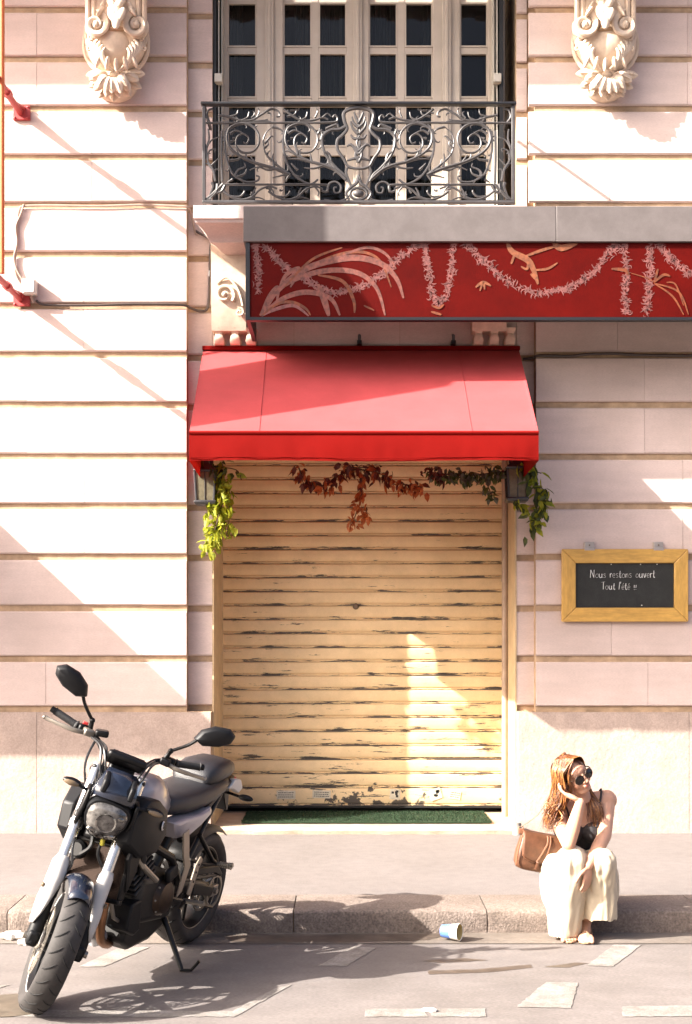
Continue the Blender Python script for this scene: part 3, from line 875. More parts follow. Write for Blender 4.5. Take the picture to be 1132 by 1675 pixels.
# ------------------------------------------------------------------ red canvas awning over the door
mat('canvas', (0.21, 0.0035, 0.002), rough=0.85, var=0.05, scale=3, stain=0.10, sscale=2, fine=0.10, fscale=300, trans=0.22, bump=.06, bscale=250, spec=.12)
mat('canvas_sunlit', (0.52, 0.070, 0.075), rough=0.8, var=0.05, scale=3, stain=0.10, sscale=2, fine=0.12, fscale=260, trans=0.12, bump=.06, bscale=250, spec=.4)  # same red canvas, paler: its overexposed sunlit look is in the colour
mat('alu', (0.35, 0.33, 0.31), rough=0.4, metal=.6, var=.1)
YA = -1.2
AXL, AXR = -1.058, 1.300
ABL, ABR = -1.109, 1.344
AZF, AZB, AZV = 3.012, 3.87, 2.822
awn = thing('door_awning', 'red canvas awning with a straight valance over the shuttered doorway', 'awning', (0, 0, AZV))
def apt(u, v):
    x = lerp(lerp(ABL, AXL, v), lerp(ABR, AXR, v), u)
    sag = .012 * math.sin(math.pi * v) * (math.sin(math.pi * u) ** .3 if 0 < u < 1 else 0)
    wr = (.0035 * mnoise.noise((x * 2.2, v * 9, 2)) + .002 * mnoise.noise((x * 9 + v * 6, v * 3, 5))) * math.sin(math.pi * min(1, v * 1.0)) 
    return Vector((x, lerp(RC - .004, YA, v), lerp(AZB, AZF, v) - sag + wr))
w = MB(); w.grid(apt, 120, 40); w.build('canopy', 'canvas_sunlit', awn, ang=40, fixn=False)
w = MB(); w.grid(lambda u, v: apt(u, 1) + Vector((0, -.004 * math.sin(v * 3.1) + .010 * v * mnoise.noise((u * 11, v * .6, 0)) + .004 * v * mnoise.noise((u * 37, v, 3)), (AZV - AZF) * v + .004 * math.sin(u * 9) * v)), 90, 6)
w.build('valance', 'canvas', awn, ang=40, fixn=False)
for u, nm in ((0, 'side_panel'), (1, 'side_panel')):
    w = MB()
    def sd(a, b):
        top = apt(u, a)
        bot = Vector((top.x, top.y, lerp(2.84, AZV, a)))
        return top.lerp(bot, b)
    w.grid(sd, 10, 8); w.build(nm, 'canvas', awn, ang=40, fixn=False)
for u in (.2, .81):
    w = MB(); w.tube([apt(u, i / 40) + Vector((0, -.001, .002)) for i in range(41)], .0020, 5); w.build('seam', 'canvas_sunlit', awn)
MB().tube([apt(i / 30, 1) + Vector((0, -.007, AZV - AZF + .022 + .004 * math.sin(i * .3))) for i in range(31)], .0022, 5).build('hem_stitch', 'canvas', awn)
w = MB(); w.tube([apt(0, 1), apt(1, 1)], .012, 8); w.build('front_bar', 'canvas', awn)
w = MB(); w.box(ABL - .004, ABR + .004, .06, RC - .002, AZB - .01, AZB + .022); w.build('wall_bar', 'canvas', awn, bevel=.005)
for px in (588, 742):
    w = MB(); xx = fx(px); w.box(xx - .018, xx + .018, .0, RC - .002, AZB + .024, AZB + .05)
    w.tube([(xx, .02, AZB + .045), (xx, .0, AZB + .085), (xx, .05, AZB + .10)], .012, 8); w.build('awning_hook', 'iron_black', awn)

# ------------------------------------------------------------------ long red shop sign under a grey box
mat('sign_red', (0.072, 0.0016, 0.0006), rough=0.6, var=0.10, scale=2.5, stain=0.22, sscale=3, spec=.08)
mat('sign_box', (0.125, 0.108, 0.106), rough=0.6, var=0.05, scale=3, stain=.15, sscale=6, fine=.2, fscale=300)
mat('paint_pink', (0.15, 0.05, 0.045), rough=0.6, var=0.45, scale=34)
mat('paint_rose', (0.13, 0.038, 0.027), rough=0.6, var=0.45, scale=34)
mat('paint_ochre', (0.12, 0.026, 0.005), rough=0.6, var=0.45, scale=34)
mat('paint_orange', (0.15, 0.045, 0.016), rough=0.6, var=0.45, scale=34)
YS, YB = -.652, -.680
sign = thing('shop_sign', 'long dark red painted sign with pink garlands under a grey blind box', 'sign', (1.3, -.6, fz(522, YS)))
sx0, sx1 = fx(398, YB), 5.2
w = MB(); w.box(sx0, fx(910, YB) - .001, YB, .0, fz(395, YB), fz(337, YB)); w.build('blind_box', 'sign_box', sign, bevel=.004)
w = MB(); w.box(fx(910, YB) + .001, sx1, YB, .0, fz(395, YB), fz(337, YB)); w.build('blind_box', 'sign_box', sign, bevel=.004)
zs0, zs1 = fz(519, YS), fz(395, YB) - .002
w = MB(); w.box(fx(409, YS), sx1 - .02, YS, YS + .03, zs0, zs1); w.build('painted_panel', 'sign_red', sign)
w = MB(); w.box(fx(402, YS), fx(409, YS) - .001, YS - .012, .0, zs0 - .02, zs1); w.build('sign_end', 'iron_black', sign)
w = MB(); w.box(fx(402, YS), sx1 - .02, YS - .010, YS + .05, zs0 - .022, zs0 - .001); w.build('sign_edge', 'iron_black', sign)
def sp3(px, py, lay=0): return Vector((fx(px, YS), YS - .0022 - .00008 * lay, fz(py, YS)))
def ribbon(w, pts, wid, lay):
    # flat painted brush stroke lying on the panel
    n = len(pts)
    L_, R_ = [], []
    for i, p in enumerate(pts):
        a = pts[max(0, i - 1)]; b = pts[min(n - 1, i + 1)]
        t = (b - a); t.y = 0
        if t.length < 1e-9: t = Vector((1, 0, 0))
        t.normalize()
        s = Vector((-t.z, 0, t.x))
        h = wid[i] if hasattr(wid, '__len__') else wid
        q = p.copy(); q.y = YS - .0022 - .00008 * lay
        hi = q + s * h; lo = q - s * h
        for z_ in (hi, lo):
            z_.z = min(max(z_.z, zs0 + .004), zs1 - .004)
        L_.append(hi); R_.append(lo)
    w.loft([L_, R_], caps=False, closed=False)
def garland(pts, wd=8.0, dens=1.0):
    w = MB()
    path = smooth_path([Vector((x, 0, y)) for x, y in pts], 10)
    tot = sum((b - a).length for a, b in zip(path[:-1], path[1:]))
    n = int(tot * 1.15 * dens)
    for i in range(n):
        j = min(len(path) - 2, int(rng.random() * (len(path) - 1)))
        c = path[j].lerp(path[j + 1], rng.random())
        c = c + Vector((rng.gauss(0, wd * .42), 0, rng.gauss(0, wd * .42)))
        a = rng.uniform(0, 6.28); l = rng.uniform(3.5, 8)
        bnd = rng.uniform(-.9, .9)
        st = [sp3(c.x + l * t * math.cos(a + bnd * t), c.z + l * t * math.sin(a + bnd * t), i % 5) for t in (-1, -.5, 0, .5, 1)]
        ribbon(w, st, [.0006, .0030, .0042, .0032, .0005], i % 5)
    w.build('painted_garland', 'paint_pink', sign, ang=0, fixn=False)
garland([(418, 396), (422, 430), (422, 478)], 6)
garland([(430, 398), (460, 430), (500, 458), (545, 478), (590, 468), (630, 445), (660, 415), (690, 398)], 6)
garland([(695, 398), (700, 440), (706, 480), (716, 497)], 6)
garland([(742, 398), (738, 440), (730, 480), (716, 497)], 6)
garland([(762, 398), (795, 430), (830, 460), (880, 478), (930, 470), (970, 445), (1000, 410), (1010, 397)], 7)
garland([(1022, 398), (1024, 450), (1024, 515)], 7)
garland([(1064, 398), (1062, 450), (1057, 515)], 7)
garland([(1076, 398), (1105, 430), (1140, 455), (1180, 470), (1230, 455), (1270, 400)], 7)
def leafstroke(pts, w0, m, lay):
    w = MB()
    p = smooth_path([sp3(x, y) for x, y in pts], 8)
    n = len(p)
    ribbon(w, p, [w0 * (math.sin(math.pi * min(.98, .08 + .9 * i / n)) ** .7) + .0008 for i in range(n)], lay)
    w.build('painted_leaf', m, sign, ang=0, fixn=False)
for k, (pts, w0, m) in enumerate([
    ([(425, 516), (440, 490), (470, 460), (520, 430), (580, 412), (620, 425), (640, 470)], .012, 'paint_ochre'),
    ([(430, 516), (450, 480), (500, 440), (570, 422), (620, 430), (648, 455), (660, 488)], .022, 'paint_rose'),
    ([(430, 516), (460, 470), (520, 445), (580, 445), (615, 470), (630, 516)], .018, 'paint_rose'),
    ([(428, 517), (460, 490), (500, 478), (540, 488), (556, 516)], .018, 'paint_rose'),
    ([(520, 450), (560, 460), (578, 490), (580, 512)], .012, 'paint_ochre'),
    ([(428, 517), (445, 508), (480, 500), (505, 517)], .012, 'paint_pink'),
    ([(426, 517), (440, 485), (455, 470), (452, 500)], .012, 'paint_rose'),
    ([(455, 478), (468, 450), (490, 440), (475, 470)], .014, 'paint_rose'),
    ([(428, 517), (455, 497), (480, 495), (500, 505), (508, 516)], .010, 'paint_ochre'),
    ([(520, 465), (530, 490), (538, 517)], .022, 'paint_rose'),
    ([(560, 418), (600, 405), (630, 415), (648, 440)], .010, 'paint_rose'),
    ([(465, 470), (510, 425), (560, 405)], .008, 'paint_ochre')]):
    leafstroke(pts, w0, m, 6 + k)
# ochre branch hanging from the top edge, sprays of blossom and a small bird-like dab
for k, (pts, w0) in enumerate([([(830, 397), (838, 412), (862, 425), (872, 440), (880, 465)], .022), ([(842, 415), (836, 432)], .008), ([(858, 420), (885, 410), (912, 402)], .010), ([(872, 442), (895, 440), (912, 430)], .008),
                               ([(880, 460), (868, 448)], .010), ([(864, 424), (862, 440), (852, 436)], .008), ([(905, 397), (918, 406), (945, 397)], .022), ([(778, 470), (790, 462), (803, 468)], .010), ([(785, 476), (790, 462), (793, 474)], .008),
                               ([(1000, 440), (1022, 442), (1028, 450)], .012), ([(1032, 447), (1058, 455), (1070, 462)], .003), ([(1070, 462), (1085, 450), (1096, 452)], .009), ([(1070, 462), (1076, 440)], .008), ([(1070, 464), (1100, 485), (1118, 515)], .006), ([(1072, 464), (1110, 478), (1126, 515)], .006), ([(1090, 462), (1105, 466), (1118, 500)], .005), ([(706, 500), (718, 504), (726, 498)], .008), ([(705, 510), (722, 515)], .008), ([(595, 500), (612, 508)], .006)]):
    leafstroke(pts, w0, 'paint_orange' if k < 9 else 'paint_ochre', 20 + k)

# ------------------------------------------------------------------ blade sign on two arms, at the left edge
mat('arm_red', (0.42, 0.05, 0.05), rough=0.5, var=0.1, stain=.15, sscale=6)
mat('pole_orange', (0.62, 0.16, 0.045), rough=0.5, var=0.1)
mat('blade_red', (0.45, 0.03, 0.03), rough=0.4, var=0.05)
XBL = -2.50
blade = thing('blade_sign', 'red projecting blade sign held by two bracketed arms at the left edge', 'sign', (XBL, 0, 4.0))
for py in (186, 490):
    zz = fz(py)
    m = MB(); m.box(XBL - .055, XBL + .075, -.022, .002, zz - .055, zz + .055); m.build('wall_plate', 'arm_red', blade, bevel=.004)
    for dx, dz in ((-.04, -.04), (.06, -.04), (-.04, .04), (.06, .04)):
        MB().ell((XBL + dx, -.026, zz + dz), .009, None, 8, 6).build('bolt', 'arm_red', blade)
    MB().tube([(XBL, -.02, zz), (XBL - .01, -.5, zz), (XBL - .02, -1.0, zz)], .024, 10).build('arm', 'arm_red', blade)
    MB().tube([(XBL + .03, -.02, zz + .03), (XBL - .01, -.16, zz + .02)], .016, 8).build('gusset', 'arm_red', blade)
    MB().tube([(XBL - .004, -.34, zz), (XBL - .006, -.40, zz)], .034, 10).build('collar', 'arm_red', blade)
m = MB(); m.prism([(-.88, 3.95), (-.95, 5.35), (-1.22, 5.62), (-1.26, 6.2), (-.99, 6.34), (-.99, 6.62), (-1.71, 6.62), (-1.71, 6.05), (-1.92, 5.75), (-1.73, 3.95)], lambda u, v, ww: Vector((ww, u, v)), XBL - .07, XBL + .05); m.build('blade', 'blade_red', blade, bevel=.01)  # unseen panel, outline notched so that its shadow edges land as wanted
MB().tube([(fx(3, -.60), -.60, 4.26), (fx(3, -.60), -.60, 6.9)], .020, 10).build('upright', 'pole_orange', blade)

# ------------------------------------------------------------------ neighbour's awning just out of frame, it shades the left wall
nb = thing('neighbour_awning', 'red awning of the neighbouring shop beyond the left edge', 'awning', (-5.4, 0, 2.6))
NX, NYF, NZB, NZF, NZV = -3.65, -1.22, 3.43, 2.81, 2.66
w = MB()
w.grid(lambda u, v: (lerp(-7.0, NX, u), lerp(.0, NYF, v), lerp(NZB, NZF, v)), 10, 4); w.build('canopy', 'canvas_sunlit', nb, fixn=False)
w = MB(); w.grid(lambda u, v: (lerp(-7.0, NX, u), NYF, lerp(NZF, NZV, v)), 10, 2); w.build('valance', 'canvas', nb, fixn=False)
w = MB(); w.add([(NX, 0, NZB), (NX, NYF, NZF), (NX, NYF, NZV), (NX, 0, NZV)], [(0, 1, 2, 3)]); w.build('side_panel', 'canvas', nb, fixn=False)

# ------------------------------------------------------------------ wall lanterns
mat('lantern_black', (0.03, 0.03, 0.033), rough=0.35, var=0.1, spec=.6)
mat('lantern_glass', (0.13, 0.115, 0.075), rough=0.12, var=0.2, scale=30, spec=.6)
def lantern(xp, yp, label):
    x, zc = fx(xp, -.14), fz(yp, -.14)
    root = thing('wall_lantern', label, 'lantern', (x, -.14, zc - .14), 'lanterns under the door awning')
    y = -.14
    def ringq(h, s): return [(x - s, y - s, zc + h), (x + s, y - s, zc + h), (x + s, y + s, zc + h), (x - s, y + s, zc + h)]
    m = MB()
    m.loft([ringq(-.145, .075), ringq(-.125, .085), ringq(-.115, .080)]); m.build('base', 'lantern_black', root, bevel=.003)
    m = MB()
    m.loft([ringq(.10, .085), ringq(.115, .088), ringq(.165, .03), ringq(.185, .022), ringq(.20, .026)]); m.build('cap', 'lantern_black', root, bevel=.003)
    for sx in (-1, 1):
        for sy in (-1, 1):
            MB().tube([(x + sx * .066, y + sy * .066, zc - .115), (x + sx * .078, y + sy * .078, zc + .10)], .009, 6).build('corner_bar', 'lantern_black', root)
    for a in range(4):
        Mx = Matrix.Translation((x, y, zc)) @ Matrix.Rotation(a * math.pi / 2, 4, 'Z')
        m = MB(); m.add([(-.060, -.066, -.113), (.060, -.066, -.113), (.071, -.077, .098), (-.071, -.077, .098), (-.060, -.063, -.113), (.060, -.063, -.113), (.071, -.074, .098), (-.071, -.074, .098)],
                        [(0, 1, 2, 3), (7, 6, 5, 4), (0, 4, 5, 1), (3, 2, 6, 7), (0, 3, 7, 4), (1, 5, 6, 2)])
        m.xf(Mx).build('pane', 'lantern_glass', root)
        MB().tube([Mx @ Vector((0, -.069, -.11)), Mx @ Vector((0, -.079, .1))], .004, 5).build('glazing_bar', 'lantern_black', root)
    MB().tube(smooth_path([(x, y, zc + .20), (x, y + .02, zc + .235), (x, y + .09, zc + .245), (x, RC - .002 if xp < 800 else RC - .002, zc + .20)], 5), .010, 8).build('bracket', 'lantern_black', root)
    MB().box(x - .03, x + .03, RC - .02, RC - .002, zc + .12, zc + .26).build('back_plate', 'lantern_black', root, bevel=.004)
lantern(337, 795, 'small black glazed wall lantern left of the shutter, leaves at its right')
lantern(845, 790, 'small black glazed wall lantern right of the shutter among dark leaves')

# ------------------------------------------------------------------ leafy garlands under the awning
def leaf_mat(name, a, b, tr=.35):
    return mat(name, a, rough=.55, col2=b, scale=26, trans=tr, spec=.35)
leaf_mat('leaf_yellow', (.16, .22, .02), (.42, .40, .03), .45)
leaf_mat('leaf_green', (.035, .055, .018), (.11, .13, .03))
leaf_mat('leaf_dusty', (.07, .07, .055), (.16, .15, .11))
leaf_mat('leaf_rust', (.24, .045, .014), (.55, .17, .05), .3)
leaf_mat('leaf_wine', (.05, .012, .012), (.15, .035, .02), .25)
mat('twig', (.07, .045, .025), rough=.8)
def add_leaf(w, c, L, wd, rot, mi):
    q = []
    for (u, v, h) in ((0, 0, 0), (.28, .5, .10), (.62, .42, .10), (1, 0, -.10), (.62, -.42, .10), (.28, -.5, .10), (.5, 0, 0)):
        q.append(c + rot @ Vector((u * L, v * wd, h * wd - .12 * L * u * u)))
    w.add(q, [(0, 6, 2, 1), (6, 3, 2), (0, 5, 4, 6), (6, 4, 3)], mi)
def vine(name, label, path, n, leaf, spread, mats, yc=-.16, pick=None, strands=()):
    pts = smooth_path([Vector((fx(x, yc), yc + rng.uniform(-.02, .02), fz(y, yc))) for x, y in path], 6)
    root = thing(name, label, 'garland', tuple(pts[0]), 'leafy garlands under the awning')
    st = MB(); st.tube(pts, .006, 6)
    paths = [(pts, n, spread)]
    for sp_, m_, s2 in strands:
        pp = smooth_path([Vector((fx(x, yc), yc + rng.uniform(-.04, .02), fz(y, yc))) for x, y in sp_], 5)
        st.tube(pp, .004, 5)
        paths.append((pp, m_, s2))
    st.build('stem', 'twig', root)
    w = MB()
    for pp, m_, s2 in paths:
        for i in range(m_):
            t = rng.random()
            j = min(len(pp) - 2, int(t * (len(pp) - 1)))
            c = pp[j].lerp(pp[j + 1], rng.random()) + Vector((rng.gauss(0, s2), rng.gauss(0, s2) - .01, rng.gauss(0, s2)))
            rot = Euler((rng.uniform(-1.2, 1.2), rng.uniform(-.2, 1.9), rng.uniform(0, 6.28))).to_matrix()
            L = leaf * rng.uniform(.65, 1.25)
            mi = pick(c, rng) if pick else rng.randrange(len(mats))
            add_leaf(w, c, L, L * rng.uniform(.45, .62), rot, mi)
    w.build('foliage', mats, root, ang=0, fixn=False, kind='stuff')
vine('leaf_garland', 'bright yellow green trailing vine hanging beside the left lantern', [(352, 762), (366, 790), (362, 830), (352, 865), (345, 892)], 210, .078, .036, ['leaf_green', 'leaf_yellow'],
     pick=lambda c, r: 1 if c.z < 2.86 or r.random() < .25 else 0, strands=(([(366, 790), (376, 830), (370, 880)], 22, .02), ([(345, 764), (385, 768), (395, 785)], 10, .015), ([(340, 820), (338, 850)], 14, .02)))
vine('leaf_garland', 'rust red leafy garland hanging below the middle of the awning', [(488, 764), (500, 785), (530, 795), (550, 780), (580, 768), (620, 775), (650, 790), (690, 798)], 250, .066, .022, ['leaf_wine', 'leaf_rust'],
     pick=lambda c, r: 1 if c.z < 2.78 or r.random() < .4 else 0, strands=(([(590, 770), (592, 800), (586, 830), (575, 858)], 62, .022), ([(560, 765), (620, 765)], 40, .02), ([(655, 790), (680, 802)], 16, .015), ([(600, 830), (598, 845)], 14, .015)))
vine('leaf_garland', 'dark dusty garland running from mid awning towards the right lantern', [(700, 772), (725, 775), (760, 778), (795, 775), (825, 772)], 230, .060, .022, ['leaf_wine', 'leaf_dusty', 'leaf_green'],
     pick=lambda c, r: 0 if c.x < fx(725, -.16) and r.random() < .8 else (1 if r.random() < .5 else 2), strands=(([(790, 780), (800, 800), (805, 818)], 34, .02), ([(755, 785), (770, 788)], 16, .014), ([(715, 785), (722, 788)], 12, .014)))
vine('leaf_garland', 'green vine with broad leaves trailing right of the right lantern', [(858, 762), (876, 785), (884, 815), (880, 840), (872, 862)], 95, .088, .030, ['leaf_green', 'leaf_yellow'], yc=-.2,
     pick=lambda c, r: 1 if r.random() < .40 else 0, strands=(([(870, 790), (895, 805)], 10, .012), ([(845, 818), (852, 838)], 10, .015), ([(850, 764), (885, 775)], 20, .022)))

# ------------------------------------------------------------------ chalkboard
mat('frame_wood', (0.55, 0.32, 0.075), rough=0.45, var=0.16, scale=9, stretch=(1, 1, 6), stain=.12, sscale=6, coat=.2)
mat('frame_wood_v', (0.55, 0.32, 0.075), rough=0.45, var=0.16, scale=9, stretch=(6, 1, 1), stain=.12, sscale=6, coat=.2)
mat('slate', (0.018, 0.019, 0.017), rough=0.7, var=0.3, scale=16, fine=.4, fscale=120)
mat('chalk', (0.72, 0.72, 0.70), rough=0.95, var=.2, scale=90)
mat('steel_clip', (0.40, 0.36, 0.33), rough=.4, metal=.5)
board = thing('chalkboard', 'wood framed chalkboard with two lines of white handwriting on the right wall', 'chalkboard', (fx(1023), -.03, fz(1018)))
bx0, bx1, bz0, bz1 = fx(919, -.04), fx(1126, -.04), fz(1017, -.04), fz(898, -.04)
t = .108
for nm, poly, m in (('frame_rail', [(bx0, bz1), (bx1, bz1), (bx1 - t, bz1 - t), (bx0 + t, bz1 - t)], 'frame_wood'), ('frame_rail', [(bx0, bz0), (bx1, bz0), (bx1 - t, bz0 + t), (bx0 + t, bz0 + t)], 'frame_wood'),
                    ('frame_stile', [(bx0, bz0), (bx0, bz1), (bx0 + t, bz1 - t), (bx0 + t, bz0 + t)], 'frame_wood_v'), ('frame_stile', [(bx1, bz0), (bx1, bz1), (bx1 - t, bz1 - t), (bx1 - t, bz0 + t)], 'frame_wood_v')):
    c = (sum(p[0] for p in poly) / 4, sum(p[1] for p in poly) / 4)
    poly = [(lerp(c[0], p[0], .998), lerp(c[1], p[1], .998)) for p in poly]
    MB().prism(poly, lambda u, v, ww: Vector((u, ww, v)), -.045, -.008).build(nm, m, board, bevel=.006)
MB().box(bx0 + t - .01, bx1 - t + .01, -.026, -.012, bz0 + t - .01, bz1 - t + .01).build('slate', 'slate', board)
for px in (964, 1077):
    x = fx(px, -.03)
    cl = MB(); cl.box(x - .037, x + .037, -.036, -.002, bz1 - .002, bz1 + .055); cl.box(x - .04, x + .04, -.048, -.04, bz1 - .012, bz1 + .012)
    cl.build('hanging_clip', 'steel_clip', board, bevel=.003)
    MB().ell((x, -.038, bz1 + .03), .006, None, 8, 6).build('screw', 'lock_metal', board)
for px, py in ((1000, 923), (1048, 923), (1050, 990), (1075, 923)):
    MB().ell((fx(px, -.03), -.027, fz(py, -.03)), .004, None, 6, 4).build('pin', 'chalk', board)
GL = {'N': ([[(0, 0), (.05, 1)], [(.05, 1), (.55, .02)], [(.55, .02), (.62, 1.02)]], .8), 'o': ([[(.3, .5), (.08, .38), (.06, .12), (.28, 0), (.48, .14), (.46, .4), (.3, .5)]], .62),
      'u': ([[(.05, .5), (.05, .12), (.22, 0), (.42, .14), (.46, .5)], [(.46, .5), (.48, .05), (.56, 0)]], .66), 's': ([[(.4, .46), (.2, .52), (.1, .4), (.36, .18), (.3, .02), (.04, .04)]], .52),
      'r': ([[(.06, .5), (.08, 0)], [(.08, .3), (.2, .5), (.36, .48)]], .44), 'e': ([[(.06, .26), (.42, .3), (.34, .5), (.14, .46), (.06, .2), (.2, 0), (.44, .08)]], .55),
      't': ([[(.2, .85), (.16, .1), (.3, 0), (.38, .08)], [(.0, .52), (.38, .58)]], .46), 'n': ([[(.05, .5), (.06, 0)], [(.06, .3), (.22, .5), (.4, .42), (.42, 0)]], .58),
      'v': ([[(.02, .5), (.2, 0), (.42, .52)]], .52), 'T': ([[(.0, .95), (.62, 1.02)], [(.32, .98), (.28, 0)]], .66), 'l': ([[(.18, 1.05), (.02, .0)]], .28), "'": ([[(.1, 1.08), (.02, .82)]], .2),
      'é': ([[(.06, .26), (.42, .3), (.34, .5), (.14, .46), (.06, .2), (.2, 0), (.44, .08)], [(.18, .66), (.36, .86)]], .55), '!': ([[(.08, .62), (.06, .25)], [(.05, .06), (.06, .02)]], .3), ' ': ([], .55)}
def chalk(text, px, py, hgt, wscale, slope):
    w = MB()
    x, z0 = fx(px, -.03), fz(py, -.03)
    xs_ = x
    for ch in text:
        st, adv = GL[ch]
        for s_ in st:
            pts = [Vector((x + u * hgt * wscale + rng.uniform(-.0012, .0012), -.0275, z0 + v * hgt + (x - xs_) * slope + rng.uniform(-.0012, .0012))) for u, v in s_]
            w.tube(smooth_path(pts, 4) if len(pts) > 2 else pts, .0023, 5, flat=.4)
        x += adv * hgt * wscale
    w.build('chalk_writing', 'chalk', board)
chalk('Nous restons ouvert', 966, 945, .060, .78, .005)
chalk("Tout l'été !!", 984, 964, .056, .80, -.01)

# ------------------------------------------------------------------ cables and the junction box
mat('cable_pale', (0.34, 0.25, 0.20), rough=0.6, var=.15, scale=12)
mat('cable_dark', (0.05, 0.035, 0.03), rough=0.5, var=.2)
mat('box_white', (0.66, 0.62, 0.57), rough=0.5, var=.05)
def cable(name, label, pts, r, m, y=-.012):
    w = MB(); w.tube(smooth_path([Vector((fx(p[0]), p[2] if len(p) > 2 else y, fz(p[1]))) for p in pts], 6), r, 7)
    return tag(w.build(name, m), label, 'cable')
cable('wall_cable', 'pale cable along the upper joint of the left wall, looping down to a box', [(318, 378, .08), (312, 350, .05), (308, 340, -.006), (290, 338), (230, 336), (160, 338), (90, 337), (42, 338), (32, 345), (29, 370), (28, 400), (25, 430), (27, 452), (36, 468), (44, 474)], .009, 'cable_pale')
cable('wall_cable', 'second pale cable looping beside the first one down the left wall', [(40, 336), (35, 352), (27, 372), (29, 398), (24, 425), (31, 448), (44, 466)], .007, 'cable_pale', -.02)
cable('wall_cable', 'dark cable along the lower joint from the white box to the console', [(60, 492), (75, 499), (150, 500), (220, 498), (295, 499), (312, 502, .04), (326, 504, .09), (337, 500, .09), (340, 480, .09), (341, 440, .09), (342, 400, .09), (345, 390, .09)], .010, 'cable_dark')
cable('wall_cable', 'dark cable bending under the balcony slab end above the console', [(318, 372, .08), (325, 377, .07), (338, 384, .06), (350, 391, .04), (380, 391, .03), (402, 391, .03)], .010, 'cable_dark')
cable('wall_cable', 'black cable sagging along the joint right of the red awning', [(858, 583, .09), (874, 583, .06), (882, 582, -.008), (930, 583), (960, 580), (1005, 579), (1045, 581), (1140, 582), (1260, 580)], .011, 'cable_dark')
jb = thing('junction_box', 'small white junction box on the left wall at the end of the pale cables', 'box', (fx(51), 0, fz(486)))
MB().box(fx(40), fx(62), -.085, .001, fz(485), fz(461)).build('case', 'box_white', jb, bevel=.008)
MB().box(fx(42), fx(60), -.092, -.086, fz(483), fz(463)).build('lid', 'box_white', jb, bevel=.003)
MB().tube([(fx(52), -.03, fz(485)), (fx(56), -.02, fz(497))], .012, 8).build('gland', 'cable_pale', jb)

# ------------------------------------------------------------------ grass mat, stickers, litter
mat('turf', (0.009, 0.030, 0.008), rough=0.9, var=.3, scale=60, bump=.6, bscale=300)
w = MB()
mx0, mx1, my0, my1 = fx(398, .35), fx(800, .35), .16, YD - .005
w.box(mx0, mx1, my0, my1, SW + .056, SW + .066)
mat_o = w.build('door_mat', 'turf', ang=0)
tag(mat_o, 'green artificial grass mat on the threshold under the shutter', 'mat')
w = MB()
for i in range(9000):
    x, y = rng.uniform(mx0, mx1), rng.uniform(my0, my1)
    a = rng.uniform(0, 6.28); h = rng.uniform(.008, .018)
    dx, dy = .003 * math.cos(a), .003 * math.sin(a)
    w.add([(x - dx, y - dy, SW + .065), (x + dx, y + dy, SW + .065), (x + rng.uniform(-.006, .006), y + rng.uniform(-.006, .006), SW + .066 + h)], [(0, 1, 2)])
w.build('turf_pile', 'turf', mat_o, ang=0, fixn=False, kind='stuff')
mat('sticker_paper', (0.60, 0.54, 0.42), rough=.6, var=.12, scale=40)
mat('ink', (.03, .03, .03), rough=.7)
def sticker(px, py, wd, ht, rot, label, kind):
    yy = YD - .0085
    x, z_ = fx(px, YD), fz(py, YD)
    Mx = Matrix.Translation((x, yy, z_)) @ Matrix.Rotation(R(rot), 4, 'Y')
    root = MB().box(-wd / 2, wd / 2, -.0012, 0, -ht / 2, ht / 2).xf(Mx).build('paper_sticker', 'sticker_paper', ang=0)
    tag(root, label, 'sticker', 'stickers on the bottom bar of the shutter')
    w = MB()
    if kind == 'lines':
        for r_ in range(3):
            xx = -wd * .42
            while xx < wd * .38:
                l = rng.uniform(.006, .018); w.box(xx, min(xx + l, wd * .42), -.0022, -.0014, ht * (.25 - .25 * r_) - .003, ht * (.25 - .25 * r_) + .003); xx += l + .004
    else:
        for q in range(5):
            a, b = rng.uniform(-.4, .2) * wd, rng.uniform(-.4, .2) * ht
            w.box(a, a + wd * .24, -.0022, -.0014, b, b + ht * .22)
    w.xf(Mx).build('print', 'ink', root, ang=0)
sticker(468, 1300, .155, .070, 0, 'pale sticker with small print, leftmost on the shutter bottom bar', 'lines')
sticker(526, 1299, .150, .065, 2, 'pale sticker with small print, second on the shutter bottom bar', 'lines')
sticker(646, 1299, .085, .085, 4, 'torn dark blotched sticker right of the flaked paint', 'blot')
sticker(712, 1299, .10, .090, -18, 'tilted white sticker with black squares on the bottom bar', 'blot')
sticker(744, 1300, .095, .070, 8, 'crumpled pale sticker, rightmost on the bottom bar', 'lines')

mat('cup_blue', (0.10, 0.20, 0.55), rough=.5, var=.1)
mat('cup_white', (0.75, 0.74, 0.70), rough=.5, var=.05)
mat('cup_inside', (0.62, 0.50, 0.22), rough=.6, var=.1)
cp = gp(738, 1541)
cup = thing('paper_cup', 'blue and white paper cup lying on its side by the kerb', 'cup', (cp.x, cp.y, 0.004))
CM = Matrix.Translation((cp.x, cp.y + .02, .052)) @ Matrix.Rotation(R(-28), 4, 'Z') @ Matrix.Rotation(R(88), 4, 'Y')
MB().lathe([(.033, -.05), (.036, -.025), (.0395, .005)], 24, CM).build('cup_wall', 'cup_blue', cup)
MB().lathe([(.0395, .005), (.0425, .033), (.045, .05)], 24, CM).build('cup_band', 'cup_white', cup)
MB().lathe([(0, -.048), (.032, -.048), (.0345, -.025), (.0415, .033), (.0437, .049)], 24, CM).build('cup_lining', 'cup_inside', cup, fixn=False)
rm = [CM @ Vector((.045 * math.cos(a), .045 * math.sin(a), .05)) for a in [2 * math.pi * i / 24 for i in range(25)]]
MB().tube(rm, .0025, 6).build('rim', 'cup_white', cup)
mat('paper_litter', (0.70, 0.66, 0.60), rough=.8, var=.08, scale=40)
